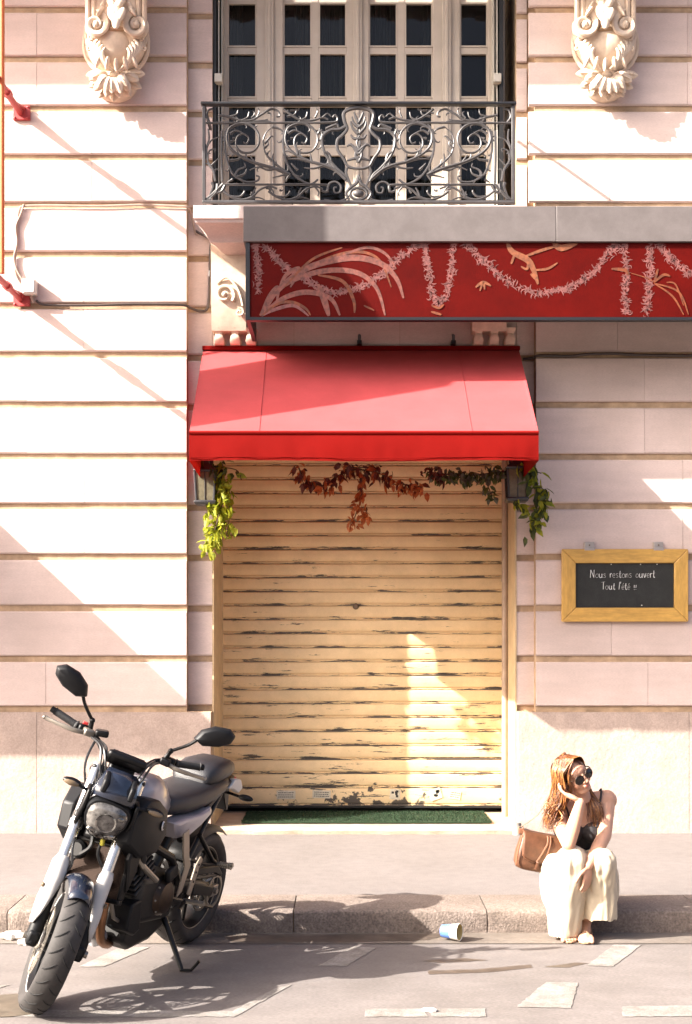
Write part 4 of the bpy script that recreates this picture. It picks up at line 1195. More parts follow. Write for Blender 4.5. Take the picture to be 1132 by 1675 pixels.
def litter(px, py, r, label, seed):
    p = gp(px, py)
    w = MB()
    w.ell((0, 0, 0), (r, r * .7, r * .35), None, 16, 10)
    for i, v in enumerate(w.v):
        w.v[i] = v * (1 + .45 * mnoise.noise((v.x * 40 + seed, v.y * 40, v.z * 40)))
    w.xf(Matrix.Translation((p.x, p.y, r * .28)))
    tag(w.build('crumpled_paper', 'paper_litter', ang=12), label, 'litter', 'scraps of paper on the road')
litter(22, 1537, .07, 'crumpled white paper in the gutter at the left edge', 1)
litter(45, 1545, .05, 'small flattened paper scrap in the gutter behind the front wheel', 4)
litter(702, 1655, .03, 'tiny white paper scrap on the painted line at the bottom', 8)
mat('stain', (0.10, 0.085, 0.065), rough=.35, var=.3, scale=9, stain=.3, sscale=8)
# shallow iron cover by the front wheel
mh = gp(38, 1645)
w = MB(); w.lathe([(0, .006), (.17, .006), (.18, .003)], 28, Matrix.Translation((mh.x - .05, mh.y, .001)))
tag(w.build('drain_cover', 'stain'), 'dark rusty round cover in the road under the front wheel', 'manhole cover')
# ------------------------------------------------------------------ parked motorcycle
mat('tyre', (0.034, 0.031, 0.030), rough=0.75, var=.2, scale=20, stain=.2, sscale=9, spec=.4)
mat('groove', (0.006, 0.006, 0.006), rough=0.9)
mat('bike_black', (0.002, 0.002, 0.0024), rough=0.42, var=.2, scale=12, spec=.28)
mat('bike_satin', (0.0042, 0.0045, 0.0056), rough=0.5, var=.15, scale=10, spec=.25)
mat('bike_navy', (0.010, 0.014, 0.026), rough=0.22, var=.1, coat=.6)
mat('bike_silver', (0.30, 0.275, 0.29), rough=0.30, var=.05, coat=.5)
mat('bike_white', (0.46, 0.45, 0.43), rough=0.35, var=.03)
mat('fork_chrome', (0.62, 0.60, 0.57), rough=0.20, metal=.9, var=.06, scale=20)
mat('bike_alloy', (0.26, 0.235, 0.20), rough=0.38, metal=.7, var=.12, scale=14)
mat('plate_alloy', (0.30, 0.245, 0.185), rough=0.45, metal=.35, var=.08, scale=14)
mat('exhaust', (0.30, 0.15, 0.075), rough=0.35, metal=.7, var=.25, scale=12)
mat('radiator', (0.034, 0.020, 0.014), rough=0.7, spec=.15, var=.15, scale=60, stretch=(1, 1, 6))
mat('engine', (0.009, 0.0085, 0.008), rough=0.5, var=.3, scale=12, metal=.2)
mat('engine_bronze', (0.045, 0.028, 0.018), rough=0.42, metal=.6, var=.3, scale=20)
mat('seat_vinyl', (0.009, 0.009, 0.012), rough=0.5, var=.12, scale=14, bump=.15, bscale=220)
mat('grip', (0.009, 0.009, 0.01), rough=0.6, bump=.4, bscale=300)
mat('lens', (0.085, 0.08, 0.075), rough=0.10, metal=.2, var=.9, scale=30, coat=.5)
mat('reflector', (0.30, 0.29, 0.27), rough=.12, metal=.9, var=.5, scale=30)
mat('hose', (0.012, 0.012, 0.013), rough=.4)
mat('signal_lens', (0.14, 0.10, 0.06), rough=.25)
mat('red_switch', (.5, .03, .03), rough=.4)
mat('emblem', (.62, .62, .62), rough=.3, metal=.4)
mat('mirror_glass', (.35, .37, .40), rough=.04, metal=1.0, var=.0)
mat('yellow_mark', (.55, .50, .05), rough=.5)
_pr, _pf = gp(294, 1541), gp(68, 1651)
_h = math.atan2(_pf.y - _pr.y, _pf.x - _pr.x)
LEAN, STEER, WBASE, RF, RR = 10.0, 36.0, 1.335, .298, .312
BK = Matrix.Translation(_pr + Vector((0, 0, .004))) @ Matrix.Rotation(_h, 4, 'Z') @ Matrix.Rotation(R(-LEAN), 4, 'X')
_ax = Vector((-math.sin(R(24.5)), 0, math.cos(R(24.5))))
_ap = Vector((WBASE + .09, 0, 0))
FK = BK @ Matrix.Translation(_ap) @ Matrix.Rotation(R(STEER), 4, _ax) @ Matrix.Translation(-_ap)
moto = thing('motorcycle', 'black and silver naked motorcycle parked on its side stand by the kerb', 'motorcycle', tuple(_pr))
AXL = Vector((WBASE, 0, RF))
def FP(s, y=0, f=0):            # along the fork: s up the leg from the axle, f forward of it
    return AXL + _ax * s + Vector((0, y, 0)) + Vector((_ax.z, 0, -_ax.x)) * f
ROTY = Matrix.Rotation(R(90), 4, 'X')
def wheel(name, c, rad, wid, M, groove_sign, front):
    Mw = M @ Matrix.Translation(c) @ ROTY
    hw = wid / 2
    rr = rad - (.085 if front else .100)          # rim edge radius
    prof = []
    for i in range(17):
        a = lerp(-1.42, 1.42, i / 16)
        prof.append((rad - hw * .92 + hw * .92 * math.cos(a) ** .9 if False else rad - .62 * hw * (1 - math.cos(a)) ** 1.0 * 1.05, hw * math.sin(a) / math.sin(1.42)))
    prof = [(rr, -hw * .62), (rr + .02, -hw * .86)] + prof + [(rr + .02, hw * .86), (rr, hw * .62), (rr, -hw * .62)]
    root = MB().lathe(prof, 72, Mw).build(name, 'tyre', moto, ang=50)
    w = MB()
    n = 26 if front else 22
    for k in range(n):
        for sd in (-1, 1):
            a0 = 2 * math.pi * (k + (.5 if sd > 0 else 0)) / n
            pts = []
            for q in range(6):
                t = q / 5
                sa = lerp(.10, 1.05, t)
                a = a0 + groove_sign * (.24 * t - .10 * t * t)
                r_ = rad - .62 * hw * (1 - math.cos(sa)) * 1.05 + .0006
                pts.append(Vector((r_ * math.cos(a), r_ * math.sin(a), sd * hw * math.sin(sa) / math.sin(1.42))))
            w.tube(pts, [.001, .0028, .0032, .0032, .0026, .001], 5)
    w.xf(Mw).build('tread_groove', 'groove', root, kind='stuff')
    w = MB()
    w.lathe([(rr + .012, -hw * .60), (rr + .010, -hw * .70), (rr - .004, -hw * .66), (rr - .02, -hw * .3), (rr - .02, hw * .3), (rr - .004, hw * .66), (rr + .010, hw * .70), (rr + .012, hw * .60)], 60, Mw)
    w.build('rim', 'bike_black' if not front else 'bike_satin', root)
    ln = MB()
    for s in (-1, 1): ln.tube([Mw @ Vector(((rr + .006) * math.cos(a), (rr + .006) * math.sin(a), s * hw * .70)) for a in [2 * math.pi * i / 60 for i in range(61)]], .003, 5)
    ln.build('rim_tape', 'bike_white' if front else 'bike_alloy', root)
    for k in range(10):
        a = 2 * math.pi * (k // 2) / 5 + (.16 if k % 2 else -.16)
        b = 2 * math.pi * (k // 2) / 5 + (.26 if k % 2 else -.26)
        MB().tube([Mw @ Vector((.04 * math.cos(a), .04 * math.sin(a), 0)), Mw @ Vector(((rr - .01) * math.cos(b), (rr - .01) * math.sin(b), 0))], [.014, .011], 8, flat=1.4).build('spoke', 'bike_black', root)
    MB().lathe([(0, -.06), (.035, -.06), (.042, -.03), (.042, .03), (.035, .06), (0, .06)], 20, Mw).build('hub', 'bike_black', root)
    for s in ((-1, 1) if front else (-1,)):
        d = MB()
        yy = s * (.062 if front else .085)
        for (r0, r1) in ((.138, .150), (.112, .118), (.086, .092)) if front else ((.11, .122), (.08, .086)):
            d.lathe([(r0, yy - .002), (r1, yy - .002), (r1, yy + .002), (r0, yy + .002), (r0, yy - .002)], 60, Mw)
        for k in range(44):
            a = 2 * math.pi * k / 44
            r0, r1 = (.090, .140) if front else (.084, .112)
            a2 = a + .10
            d.tube([Mw @ Vector((r0 * math.cos(a), r0 * math.sin(a), yy)), Mw @ Vector((r1 * math.cos(a2), r1 * math.sin(a2), yy))], .0036, 4)
        for k in range(5):
            a = 2 * math.pi * k / 5
            d.tube([Mw @ Vector((.035 * math.cos(a), .035 * math.sin(a), yy * .8)), Mw @ Vector((.09 * math.cos(a + .2), .09 * math.sin(a + .2), yy))], .008, 6)
        d.build('brake_disc', 'bike_alloy', root)
    return root
wheel('front_wheel', AXL, RF, .122, FK, -1, True)
wheel('rear_wheel', Vector((0, 0, RR)), RR, .182, BK, 1, False)

# --- fork, fender, axle
for s in (-1, 1):
    y = s * .103
    MB().tube([FP(.30, y), FP(.80, y)], .0262, 16).build('fork_tube', 'fork_chrome', moto, FK)
    MB().tube([FP(-.03, y), FP(0.0, y), FP(.10, y), FP(.33, y)], [.026, .033, .031, .031], 16).build('fork_slider', 'bike_satin', moto, FK)
    MB().tube([FP(.315, y), FP(.345, y)], .036, 16).build('dust_seal', 'bike_black', moto, FK)
    MB().tube([FP(.50, y), FP(.535, y)], .032, 16).build('fork_collar', 'fork_chrome', moto, FK)
    # pale plastic guard wrapped round the front of the slider, with a pointed tail
    g = MB(); rings = []
    for t, a0, a1, rad in ((.365, -50, 40, .033), (.34, -85, 60, .037), (.27, -90, 70, .038), (.23, -90, 40, .038), (.17, -100, 15, .043), (.10, -95, -10, .040), (.055, -85, -40, .037)):
        rings.append([FP(t) + Vector((0, y, 0)) + Vector((_ax.z, 0, -_ax.x)) * (rad * math.cos(R(lerp(a0, a1, q / 8)))) + Vector((0, -s * rad * math.sin(R(lerp(a0, a1, q / 8))), 0)) for q in range(9)])
    g.loft(rings, caps=False, closed=False)
    o = g.build('fork_guard', 'bike_white', moto, FK, fixn=False)
    md = o.modifiers.new('solid', 'SOLIDIFY'); md.thickness = .004
    # caliper and axle clamp
    MB().obox(FP(.085, s * .083, -.075), (.055, .045, .10), None).build('brake_caliper', 'bike_black', moto, FK, bevel=.010)
    MB().obox(FP(0, y, 0), (.065, .05, .07), None).build('axle_clamp', 'bike_satin', moto, FK, bevel=.012)
    MB().tube([FP(0, y, 0), FP(0, s * .145, 0)], .016, 12).build('axle_nut', 'bike_alloy', moto, FK)
    MB().obox(FP(.22, s * .145, .02), (.02, .012, .02)).build('side_reflector', 'signal_lens', moto, FK, bevel=.004)
fe = MB(); rings = []
for i in range(13):
    a = R(lerp(62, 158, i / 12))
    wv = .066 * (1 - .25 * abs(i / 12 - .5) * 2)
    rad = RF + .022
    ring_ = []
    for q in range(9):
        b = lerp(-1.25, 1.25, q / 8)
        r_ = rad - .05 * (1 - math.cos(b))
        ring_.append(AXL + Vector((r_ * math.cos(a), wv * math.sin(b) / .95, r_ * math.sin(a))))
    rings.append(ring_)
fe.loft(rings, caps=False, closed=False)
o = fe.build('front_fender', 'bike_navy', moto, FK, fixn=False)
o.modifiers.new('solid', 'SOLIDIFY').thickness = .004
for s in (-1, 1):
    MB().obox(FP(.22, s * .078, -.01), (.05, .02, .07)).build('fender_stay', 'bike_navy', moto, FK, bevel=.008)
# --- clamps and bars
for sv, th in ((.56, .05), (.785, .035)):
    t = MB(); t.obox(FP(sv, 0, -.025), (.10, .255, th), Matrix.Rotation(R(-24.5), 3, 'Y')); t.build('triple_clamp', 'bike_black', moto, FK, bevel=.014)
BC = FP(.855, 0, -.03)
def bp(y, dz=0, dx=0): return Vector((BC.x + dx, y, BC.z + dz))
barp = [bp(-.365, .082, -.130), bp(-.24, .06, -.105), bp(-.15, .05, -.055), bp(-.09, .01, -.005), bp(0, 0, 0), bp(.09, .01, -.005), bp(.15, .05, -.055), bp(.24, .06, -.105), bp(.365, .082, -.130)]
bar = MB().tube(smooth_path(barp, 6), .0125, 12).build('handlebar', 'bike_black', moto, FK)
for s in (-1, 1):
    g0, g1 = bp(s * .245, .06, -.107), bp(s * .362, .0818, -.1295)
    MB().tube([g0, g0.lerp(g1, .05), g0.lerp(g1, .1), g1.lerp(g0, .03), g1], [.022, .022, .0175, .0175, .021], 14).build('grip', 'grip', bar, FK)
    e = g1 + (g1 - g0).normalized() * .02
    MB().tube([g1, e], .0155, 12).build('bar_end', 'bike_black', bar, FK)
    sw = bp(s * .215, .058, -.096)
    MB().obox(sw, (.045, .055, .045), Matrix.Rotation(R(-s * 14), 3, 'Z')).build('switch_block', 'bike_black', bar, FK, bevel=.01)
    MB().tube(smooth_path([bp(s * .20, .055, -.055), bp(s * .25, .05, -.04), bp(s * .32, .048, -.055), bp(s * .39, .046, -.085)], 5), [.007] * 10 + [.006] * 5 + [.008], 8, flat=1.6).build('lever', 'bike_alloy', bar, FK)
    MB().ell(bp(s * .398, .046, -.088), .0095, None, 10, 8).build('lever_ball', 'bike_alloy', bar, FK)
    MB().obox(bp(s * .19, .06, -.06), (.045, .05, .035), Matrix.Rotation(R(-s * 14), 3, 'Z')).build('lever_perch', 'bike_alloy' if s < 0 else 'bike_black', bar, FK, bevel=.008)
    if s < 0:
        MB().obox(bp(-.215, .088, -.092), (.02, .025, .012)).build('kill_switch', 'red_switch', bar, FK, bevel=.003)
        MB().obox(bp(-.135, .085, -.03), (.05, .06, .03), Matrix.Rotation(R(12), 3, 'X')).build('brake_reservoir', 'bike_black', bar, FK, bevel=.008)
    # mirror with cranked stem
    m0 = bp(s * .185, .07, -.075); m1 = bp(s * .195, .115, -.07); m2 = bp(s * .255, .175, -.05); m3 = bp(s * .282, .215, -.04)
    st = MB(); st.tube([m0, m1], [.011, .011], 10); st.tube(smooth_path([m1, m2, m3], 4), [.008] * 9, 10); st.ell(m1, .014, None, 10, 8)
    mir = MB()
    c = bp(s * .350, .262, -.035)
    u = Vector((0, s * .94, .34)).normalized(); vv = Vector((.12, -s * .5, .85)).normalized()
    vv = (vv - u * vv.dot(u)).normalized(); nn = u.cross(vv) * s
    if nn.x < 0: nn = -nn
    outl = [(-.098, -.012), (-.06, -.044), (.02, -.048), (.078, -.030), (.098, .004), (.072, .038), (.0, .050), (-.065, .030)]
    rngs = []
    for sc_, off in ((.80, .034), (.95, .022), (1.0, .004), (.97, -.006)):
        rngs.append([c + u * a * sc_ + vv * b * sc_ + nn * off for a, b in outl])
    mir.loft([[c + u * a * .35 + vv * b * .35 + nn * .040 for a, b in outl]] + rngs)
    mo = mir.build('mirror', 'bike_satin', moto, FK, ang=60, bevel=.003)
    MB().add([c + u * a * .93 + vv * b * .93 - nn * .0072 for a, b in outl], [tuple(range(8))]).build('mirror_glass', 'mirror_glass', mo, FK, ang=0)
    st.build('mirror_stem', 'bike_black', mo, FK)
# cables
for y0, y1, dz in ((-.17, -.05, 0), (-.15, -.03, .012), (-.13, -.06, -.01), (.16, .05, 0), (.14, .03, .01)):
    MB().tube(smooth_path([bp(y0, .05, -.03), bp(y0 * .75, .045, .07), bp(lerp(y0, y1, .6), -.03 + dz, .12), bp(y1, -.13, .10), bp(y1, -.22, .06)], 6), .0055, 7).build('control_cable', 'hose', moto, FK)
MB().tube(smooth_path([bp(-.15, .04, -.03), bp(-.16, -.05, .06), bp(-.10, -.20, .06), FP(.42, -.085, .03), FP(.34, -.06, .03), FP(.28, -.075, .0), FP(.16, -.08, -.05)], 6), .006, 7).build('brake_hose', 'hose', moto, FK)
# instrument pod
db = MB()
RD = Matrix.Rotation(R(-38), 3, 'Y')
dc = bp(0, .030, .095)
db.obox(dc, (.095, .185, .038), RD)
d_o = db.build('instrument_pod', 'bike_black', moto, FK, bevel=.016)
MB().obox(dc + RD @ Vector((0, 0, .0195)), (.075, .15, .003), RD).build('display', 'bike_navy', d_o, FK, bevel=.001)
MB().obox(bp(0, -.02, .06), (.06, .12, .06), RD).build('pod_mount', 'bike_black', moto, FK, bevel=.012)
# headlight and its cowl
HC = FP(.565, 0, .098)
hr = Matrix.Rotation(R(12), 3, 'Y')
def hp(a, b, d): return HC + hr @ Vector((d, a, b))
houtl = []
for i in range(28):
    t = 2 * math.pi * i / 28
    cx_, sn = math.cos(t), math.sin(t)
    aa = .088 * math.copysign(abs(cx_) ** .72, cx_)
    bb = .086 * math.copysign(abs(sn) ** .72, sn)
    aa *= (1 + .12 * (bb / .086)) if bb > 0 else (1 + .30 * (bb / .086))
    houtl.append((aa, bb))
sh = MB()
sh.loft([[hp(a * k_, b * k_, d) for a, b in houtl] for k_, d in ((.45, -.11), (.85, -.085), (1.08, -.04), (1.12, .0), (1.08, .018), (1.0, .020))])
hl = sh.build('headlight', 'bike_satin', moto, FK, ang=45)
ln = MB()
ln.loft([[hp(a * k_, b * k_, d) for a, b in houtl] for k_, d in ((.99, .021), (.97, .032), (.80, .047), (.5, .057), (.2, .061))])
ln.build('lens', 'lens', hl, FK, ang=60)
MB().lathe([(.0, .0), (.03, .003), (.042, .012), (.046, .014)], 20, FK @ Matrix.Translation(hp(0, .012, .048)) @ hr.to_4x4() @ Matrix.Rotation(R(90), 4, 'Y')).build('bulb_shield', 'reflector', hl)
for yy, zz in ((-.045, -.045), (.04, -.05), (0.05, .045)):
    MB().ell(hp(yy, zz, .046), (.008, .022, .012), None, 8, 6).build('facet', 'reflector', hl, FK)
cw = MB(); rings = []
for b, hw_, d0, in ((.088, .100, -.005), (.125, .098, -.035), (.16, .085, -.075), (.185, .07, -.115)):
    rings.append([hp(-hw_, b - .045, d0 - .06), hp(-hw_ * .95, b, d0 - .01), hp(-hw_ * .5, b + .012, d0 + .015), hp(0, b + .016, d0 + .02), hp(hw_ * .5, b + .012, d0 + .015), hp(hw_ * .95, b, d0 - .01), hp(hw_, b - .045, d0 - .06)])
cw.loft(rings, caps=False, closed=False)
o = cw.build('headlight_cowl', 'bike_navy', moto, FK, fixn=False)
o.modifiers.new('solid', 'SOLIDIFY').thickness = .006
for s in (-1, 1):
    MB().prism([(-.06, .10), (.0, .115), (-.02, .17), (-.09, .185)], lambda u, v, w_: hp(s * w_, v, u), .05, .075).build('cowl_fin', 'bike_satin', moto, FK, bevel=.008)
    MB().prism([(-.10, .09), (-.02, .10), (.012, .02), (-.01, -.08), (-.09, -.04)], lambda u, v, w_: hp(s * w_, v, u), .104, .122).build('headlight_bracket', 'bike_black', moto, FK, bevel=.006)
    MB().tube([hp(s * .11, .075, -.05), hp(s * .16, .085, -.05)], .008, 8).build('signal_stalk', 'bike_black', moto, FK)
    sg_ = MB().ell(hp(s * .195, .09, -.05), (.022, .045, .018), None, 14, 8).build('turn_signal', 'bike_black', moto, FK)
    MB().ell(hp(s * .197, .09, -.038), (.014, .036, .014), None, 12, 8).build('signal_lens', 'signal_lens', sg_, FK)

# --- frame-fixed parts
def sec(x, hw_, zb, zt, k=.6, n=16, zc=None):
    # rounded body section: half width, bottom and top; widest at zc
    out = []
    zc = zc if zc is not None else lerp(zb, zt, .45)
    for i in range(n):
        a = 2 * math.pi * i / n
        c_, s_ = math.cos(a), math.sin(a)
        yy = hw_ * math.copysign(abs(c_) ** k, c_)
        zz = zc + (zt - zc if s_ > 0 else zc - zb) * math.copysign(abs(s_) ** (k + .1), s_)
        out.append(Vector((x, yy, zz)))
    return out
tk = MB()
tk.loft([sec(1.03, .07, .80, .93), sec(1.00, .115, .78, .975), sec(.92, .155, .77, 1.015, zc=.88), sec(.82, .165, .77, 1.02, zc=.89), sec(.72, .15, .77, 1.0, zc=.87), sec(.63, .115, .77, .94, zc=.85), sec(.55, .09, .77, .88), sec(.52, .07, .78, .85)])
tank = tk.build('fuel_tank', 'bike_silver', moto, BK, ang=60)
MB().lathe([(0, .012), (.035, .012), (.042, .004), (.043, -.01)], 20, BK @ Matrix.Translation((.86, 0, 1.017)) @ Matrix.Rotation(R(4), 4, 'Y')).build('filler_cap', 'bike_alloy', tank)
for s in (-1, 1):
    # black shoulder cover with round emblem
    pc = [(1.12, .74), (1.10, .86), (1.00, .94), (.90, .925), (.80, .86), (.78, .74), (.86, .66), (1.02, .66)]
    c_ = MB()
    inner = [Vector((x, s * .12, z_)) for x, z_ in pc]
    mid = [Vector((lerp(.95, x, .97), s * (.185 + .02 * (x < 1.05)), lerp(.8, z_, .95))) for x, z_ in pc]
    top = [Vector((lerp(.95, x, .60), s * .215, lerp(.8, z_, .60))) for x, z_ in pc]
    c_.loft([inner, mid, top])
    cv = c_.build('tank_cover', 'bike_satin', moto, BK, ang=25, bevel=.010)
    MB().lathe([(0, .004), (.021, .004), (.023, 0)], 18, BK @ Matrix.Translation((.865, s * .2165, .80)) @ Matrix.Rotation(R(-s * 90), 4, 'X') @ Matrix.Rotation(R(-16), 4, 'Y')).build('emblem', 'emblem', cv)
    MB().lathe([(.010, .0045), (.0125, .0065), (.016, .0045)], 18, BK @ Matrix.Translation((.865, s * .2165, .80)) @ Matrix.Rotation(R(-s * 90), 4, 'X') @ Matrix.Rotation(R(-16), 4, 'Y')).build('emblem_ring', 'bike_black', cv)
    # silver intake scoop by the radiator, knee panel and side panel under the seat
    MB().prism([(1.06, .66), (1.02, .74), (.94, .70), (.98, .58), (1.04, .50)], lambda u, v, w_: Vector((u, s * w_, v)), .150, .178).build('radiator_shroud', 'bike_black', moto, BK, bevel=.008)
    c_ = MB()
    pc = [(.62, .765), (.50, .775), (.34, .775), (.22, .80), (.20, .775), (.32, .715), (.44, .675), (.58, .68)]
    c_.loft([[Vector((x, s * .08, z_)) for x, z_ in pc], [Vector((lerp(.4, x, .98), s * .155, lerp(.73, z_, .96))) for x, z_ in pc], [Vector((lerp(.4, x, .8), s * .168, lerp(.73, z_, .7))) for x, z_ in pc]])
    c_.build('side_panel', 'bike_silver', moto, BK, ang=25, bevel=.006)
    # frame tubes and plates
    MB().tube([(1.04, s * .05, .84), (.86, s * .16, .70), (.62, s * .165, .60), (.46, s * .15, .44)], .022, 10).build('frame_spar', 'bike_black', moto, BK)
    MB().tube([(1.0, s * .06, .80), (.90, s * .17, .60), (.78, s * .185, .52)], .015, 10).build('frame_brace', 'bike_alloy', moto, BK)
    MB().tube([(.50, s * .14, .66), (.20, s * .13, .80), (-.10, s * .09, .88)], .016, 10).build('subframe', 'bike_black', moto, BK)
    MB().tube([(.46, s * .15, .46), (.22, s * .14, .72), (.05, s * .12, .84)], .013, 10).build('subframe_stay', 'bike_black', moto, BK)
    pl = [(.60, .72), (.545, .735), (.50, .60), (.465, .545), (.52, .42), (.565, .40), (.525, .54), (.56, .60)]
    MB().prism(pl, lambda u, v, w_: Vector((u, s * w_, v)), .196, .206).build('frame_plate', 'plate_alloy', moto, BK, bevel=.003)
    pl = [(.47, .40), (.43, .38), (.375, .52), (.35, .555), (.375, .575), (.42, .535)]
    MB().prism(pl, lambda u, v, w_: Vector((u, s * w_, v)), .205, .214).build('heel_plate', 'plate_alloy', moto, BK, bevel=.003)
    for hx, hz in ((.41, .50), (.425, .455), (.39, .535)):
        MB().tube([(hx, s * .214, hz), (hx, s * .217, hz)], .006, 8).build('plate_hole', 'groove', moto, BK)
    # pegs
    MB().tube([(.47, s * .20, .365), (.47, s * .31, .375)], .013, 10).build('footpeg', 'bike_alloy', moto, BK)
    MB().tube([(.44, s * .20, .37), (.58, s * .235, .35), (.62, s * .25, .36)], .008, 8).build('foot_lever', 'bike_black', moto, BK)
    MB().tube([(.30, s * .15, .66), (.17, s * .185, .515), (.13, s * .19, .49)], [.014, .013, .013], 10).build('pillion_bracket', 'bike_black', moto, BK)
    MB().tube([(.40, s * .16, .55), (.22, s * .185, .50), (.13, s * .19, .49)], .010, 10).build('pillion_stay', 'bike_black', moto, BK)
    pg = MB(); pg.tube([(.13, s * .19, .49), (.125, s * .285, .505)], [.012, .012], 10)
    for q in range(6): pg.tube([(.13, s * (.215 + .012 * q), .494), (.13, s * (.219 + .012 * q), .4945)], .0155, 10)
    pg.build('pillion_peg', 'bike_alloy', moto, BK)
    # swingarm
    MB().tube([(.47, s * .11, .42), (.30, s * .125, .40), (.0, s * .125, RR)], [.03, .032, .024], 10, flat=1.4).build('swingarm', 'bike_black', moto, BK)
    MB().obox((-.005, s * .135, RR), (.09, .03, .06)).build('axle_block', 'bike_alloy', moto, BK, bevel=.006)
    MB().tube([(-.005, s * .14, RR), (-.005, s * .165, RR)], .016, 8).build('axle_nut', 'bike_alloy', moto, BK)
    # rear indicators
    MB().tube([(-.20, s * .05, .80), (-.21, s * .12, .79)], .008, 8).build('signal_stalk', 'bike_black', moto, BK)
    MB().ell((-.21, s * .155, .79), (.02, .045, .018), None, 12, 8).build('turn_signal', 'bike_black', moto, BK)
# chain side
MB().lathe([(.075, .145), (.09, .145), (.09, .151), (.075, .151), (.075, .145)], 40, BK @ Matrix.Translation((0, 0, RR)) @ Matrix.Rotation(R(-90), 4, 'X')).build('sprocket', 'bike_alloy', moto)
ch = MB(); ch.tube([(0, .148, RR + .088), (.50, .148, .45)], .009, 6); ch.tube([(0, .148, RR - .088), (.50, .148, .37)], .009, 6); ch.build('chain', 'engine', moto, BK)
MB().prism([(.40, .46), (.38, .50), (.02, .455), (-.05, .40), (-.04, .385), (.04, .42)], lambda u, v, w_: Vector((u, w_, v)), .140, .162).build('chain_guard', 'bike_satin', moto, BK, bevel=.005)
MB().prism([(.30, .41), (.30, .35), (.06, .30), (.03, .345)], lambda u, v, w_: Vector((u, w_, v)), .150, .166).build('swingarm_cover', 'bike_satin', moto, BK, bevel=.006)
# shock, hugger, tail
hg = MB(); rings = []
for i in range(9):
    a = R(lerp(35, 120, i / 8))
    rings.append([Vector(((RR + .025) * math.cos(a), yy, RR + (RR + .025 - (.03 if abs(yy) > .07 else 0)) * math.sin(a))) for yy in (-.10, -.07, 0, .07, .10)])
hg.loft(rings, caps=False, closed=False)
o = hg.build('rear_hugger', 'bike_black', moto, BK, fixn=False); o.modifiers.new('solid', 'SOLIDIFY').thickness = .004
st_ = MB()
st_.loft([sec(.61, .08, .785, .855), sec(.55, .115, .77, .88), sec(.42, .14, .765, .885), sec(.28, .15, .775, .895), sec(.12, .145, .80, .91), sec(.0, .13, .83, .915), sec(-.08, .10, .85, .91)])
st_.build('rider_seat', 'seat_vinyl', moto, BK, ang=60)
st_ = MB()
st_.loft([sec(.20, .09, .875, .93), sec(.17, .115, .87, .98), sec(.08, .125, .88, 1.003), sec(-.06, .115, .895, 1.008), sec(-.15, .09, .905, .988), sec(-.18, .065, .915, .96)])
st_.build('pillion_seat', 'seat_vinyl', moto, BK, ang=60)
tl = MB()
tl.loft([sec(.22, .12, .78, .85), sec(.05, .115, .81, .87), sec(-.12, .10, .85, .90), sec(-.24, .06, .865, .895)])
tl.build('tail_unit', 'bike_black', moto, BK, ang=60)
for s in (-1, 1):
    MB().prism([(-.06, .85), (-.12, .895), (-.20, .885), (-.24, .835), (-.19, .81), (-.12, .84)], lambda u, v, w_: Vector((u, s * w_, v)), .085, .118).build('tail_panel', 'bike_white' if s > 0 else 'bike_silver', moto, BK, bevel=.006)
MB().obox((-.265, 0, .86), (.03, .11, .04)).build('tail_lamp', 'red_switch', moto, BK, bevel=.008)
MB().prism([(-.12, .85), (-.22, .84), (-.24, .70), (-.22, .695)], lambda u, v, w_: Vector((u, w_, v)), -.05, .05).build('plate_holder', 'bike_black', moto, BK, bevel=.005)
MB().tube([(.36, 0, .62), (.48, 0, .46)], .035, 12).build('shock', 'bike_black', moto, BK)
# engine
en = MB()
en.obox((.66, 0, .40), (.40, .30, .24), Matrix.Rotation(R(-6), 3, 'Y'))
en.build('crankcase', 'engine', moto, BK, bevel=.04, bseg=3)
cy = MB()
for q in range(7):
    cy.obox((.80 + q * .014, 0, .50 + q * .026), (.20 - .004 * q, .29, .016), Matrix.Rotation(R(28), 3, 'Y'))
cy.obox((.84, 0, .58), (.15, .25, .22), Matrix.Rotation(R(28), 3, 'Y'))
cy.build('cylinder_block', 'engine', moto, BK, bevel=.006)
for s in (-1, 1):
    cvr = MB(); cvr.lathe([(0, .040), (.045, .040), (.075, .028), (.090, .0)], 28, BK @ Matrix.Translation((.62, s * .15, .40)) @ Matrix.Rotation(R(-s * 90), 4, 'X'))
    ec = cvr.build('engine_cover', 'engine_bronze' if s > 0 else 'engine', moto)
    for q in range(8):
        a = 2 * math.pi * q / 8
        MB().ell((.62 + .083 * math.cos(a), s * .160, .40 + .083 * math.sin(a)), .006, None, 8, 6).build('cover_bolt', 'bike_alloy', ec, BK)
    MB().obox((.60, s * .172, .52), (.10, .03, .07), Matrix.Rotation(R(18), 3, 'Y')).build('side_cover', 'bike_satin', moto, BK, bevel=.012)
    hd = MB().tube(smooth_path([(.93, s * .06, .56), (1.00, s * .065, .50), (1.02, s * .065, .38), (.98, s * .05, .25), (.86, s * .03, .19), (.70, -.02 * (1 - s) - .03, .18)], 6), .021, 12)
    hd.build('exhaust_header', 'exhaust', moto, BK)
MB().tube(smooth_path([(.70, -.03, .18), (.52, -.05, .17), (.36, -.14, .20), (.16, -.17, .28)], 6), [.026] * 7 + [.04] * 6 + [.05] * 6, 14).build('muffler', 'bike_black', moto, BK)
MB().prism([(.94, .30), (.92, .42), (.83, .43), (.80, .28), (.86, .26)], lambda u, v, w_: Vector((u, w_, v)), .04, .155).build('regulator_box', 'bike_satin', moto, BK, bevel=.010)
MB().lathe([(0, .035), (.036, .033), (.042, .02), (.042, -.03)], 20, BK @ Matrix.Translation((.93, 0.0, .235)) @ Matrix.Rotation(R(100), 4, 'Y')).build('oil_filter', 'bike_silver', moto)
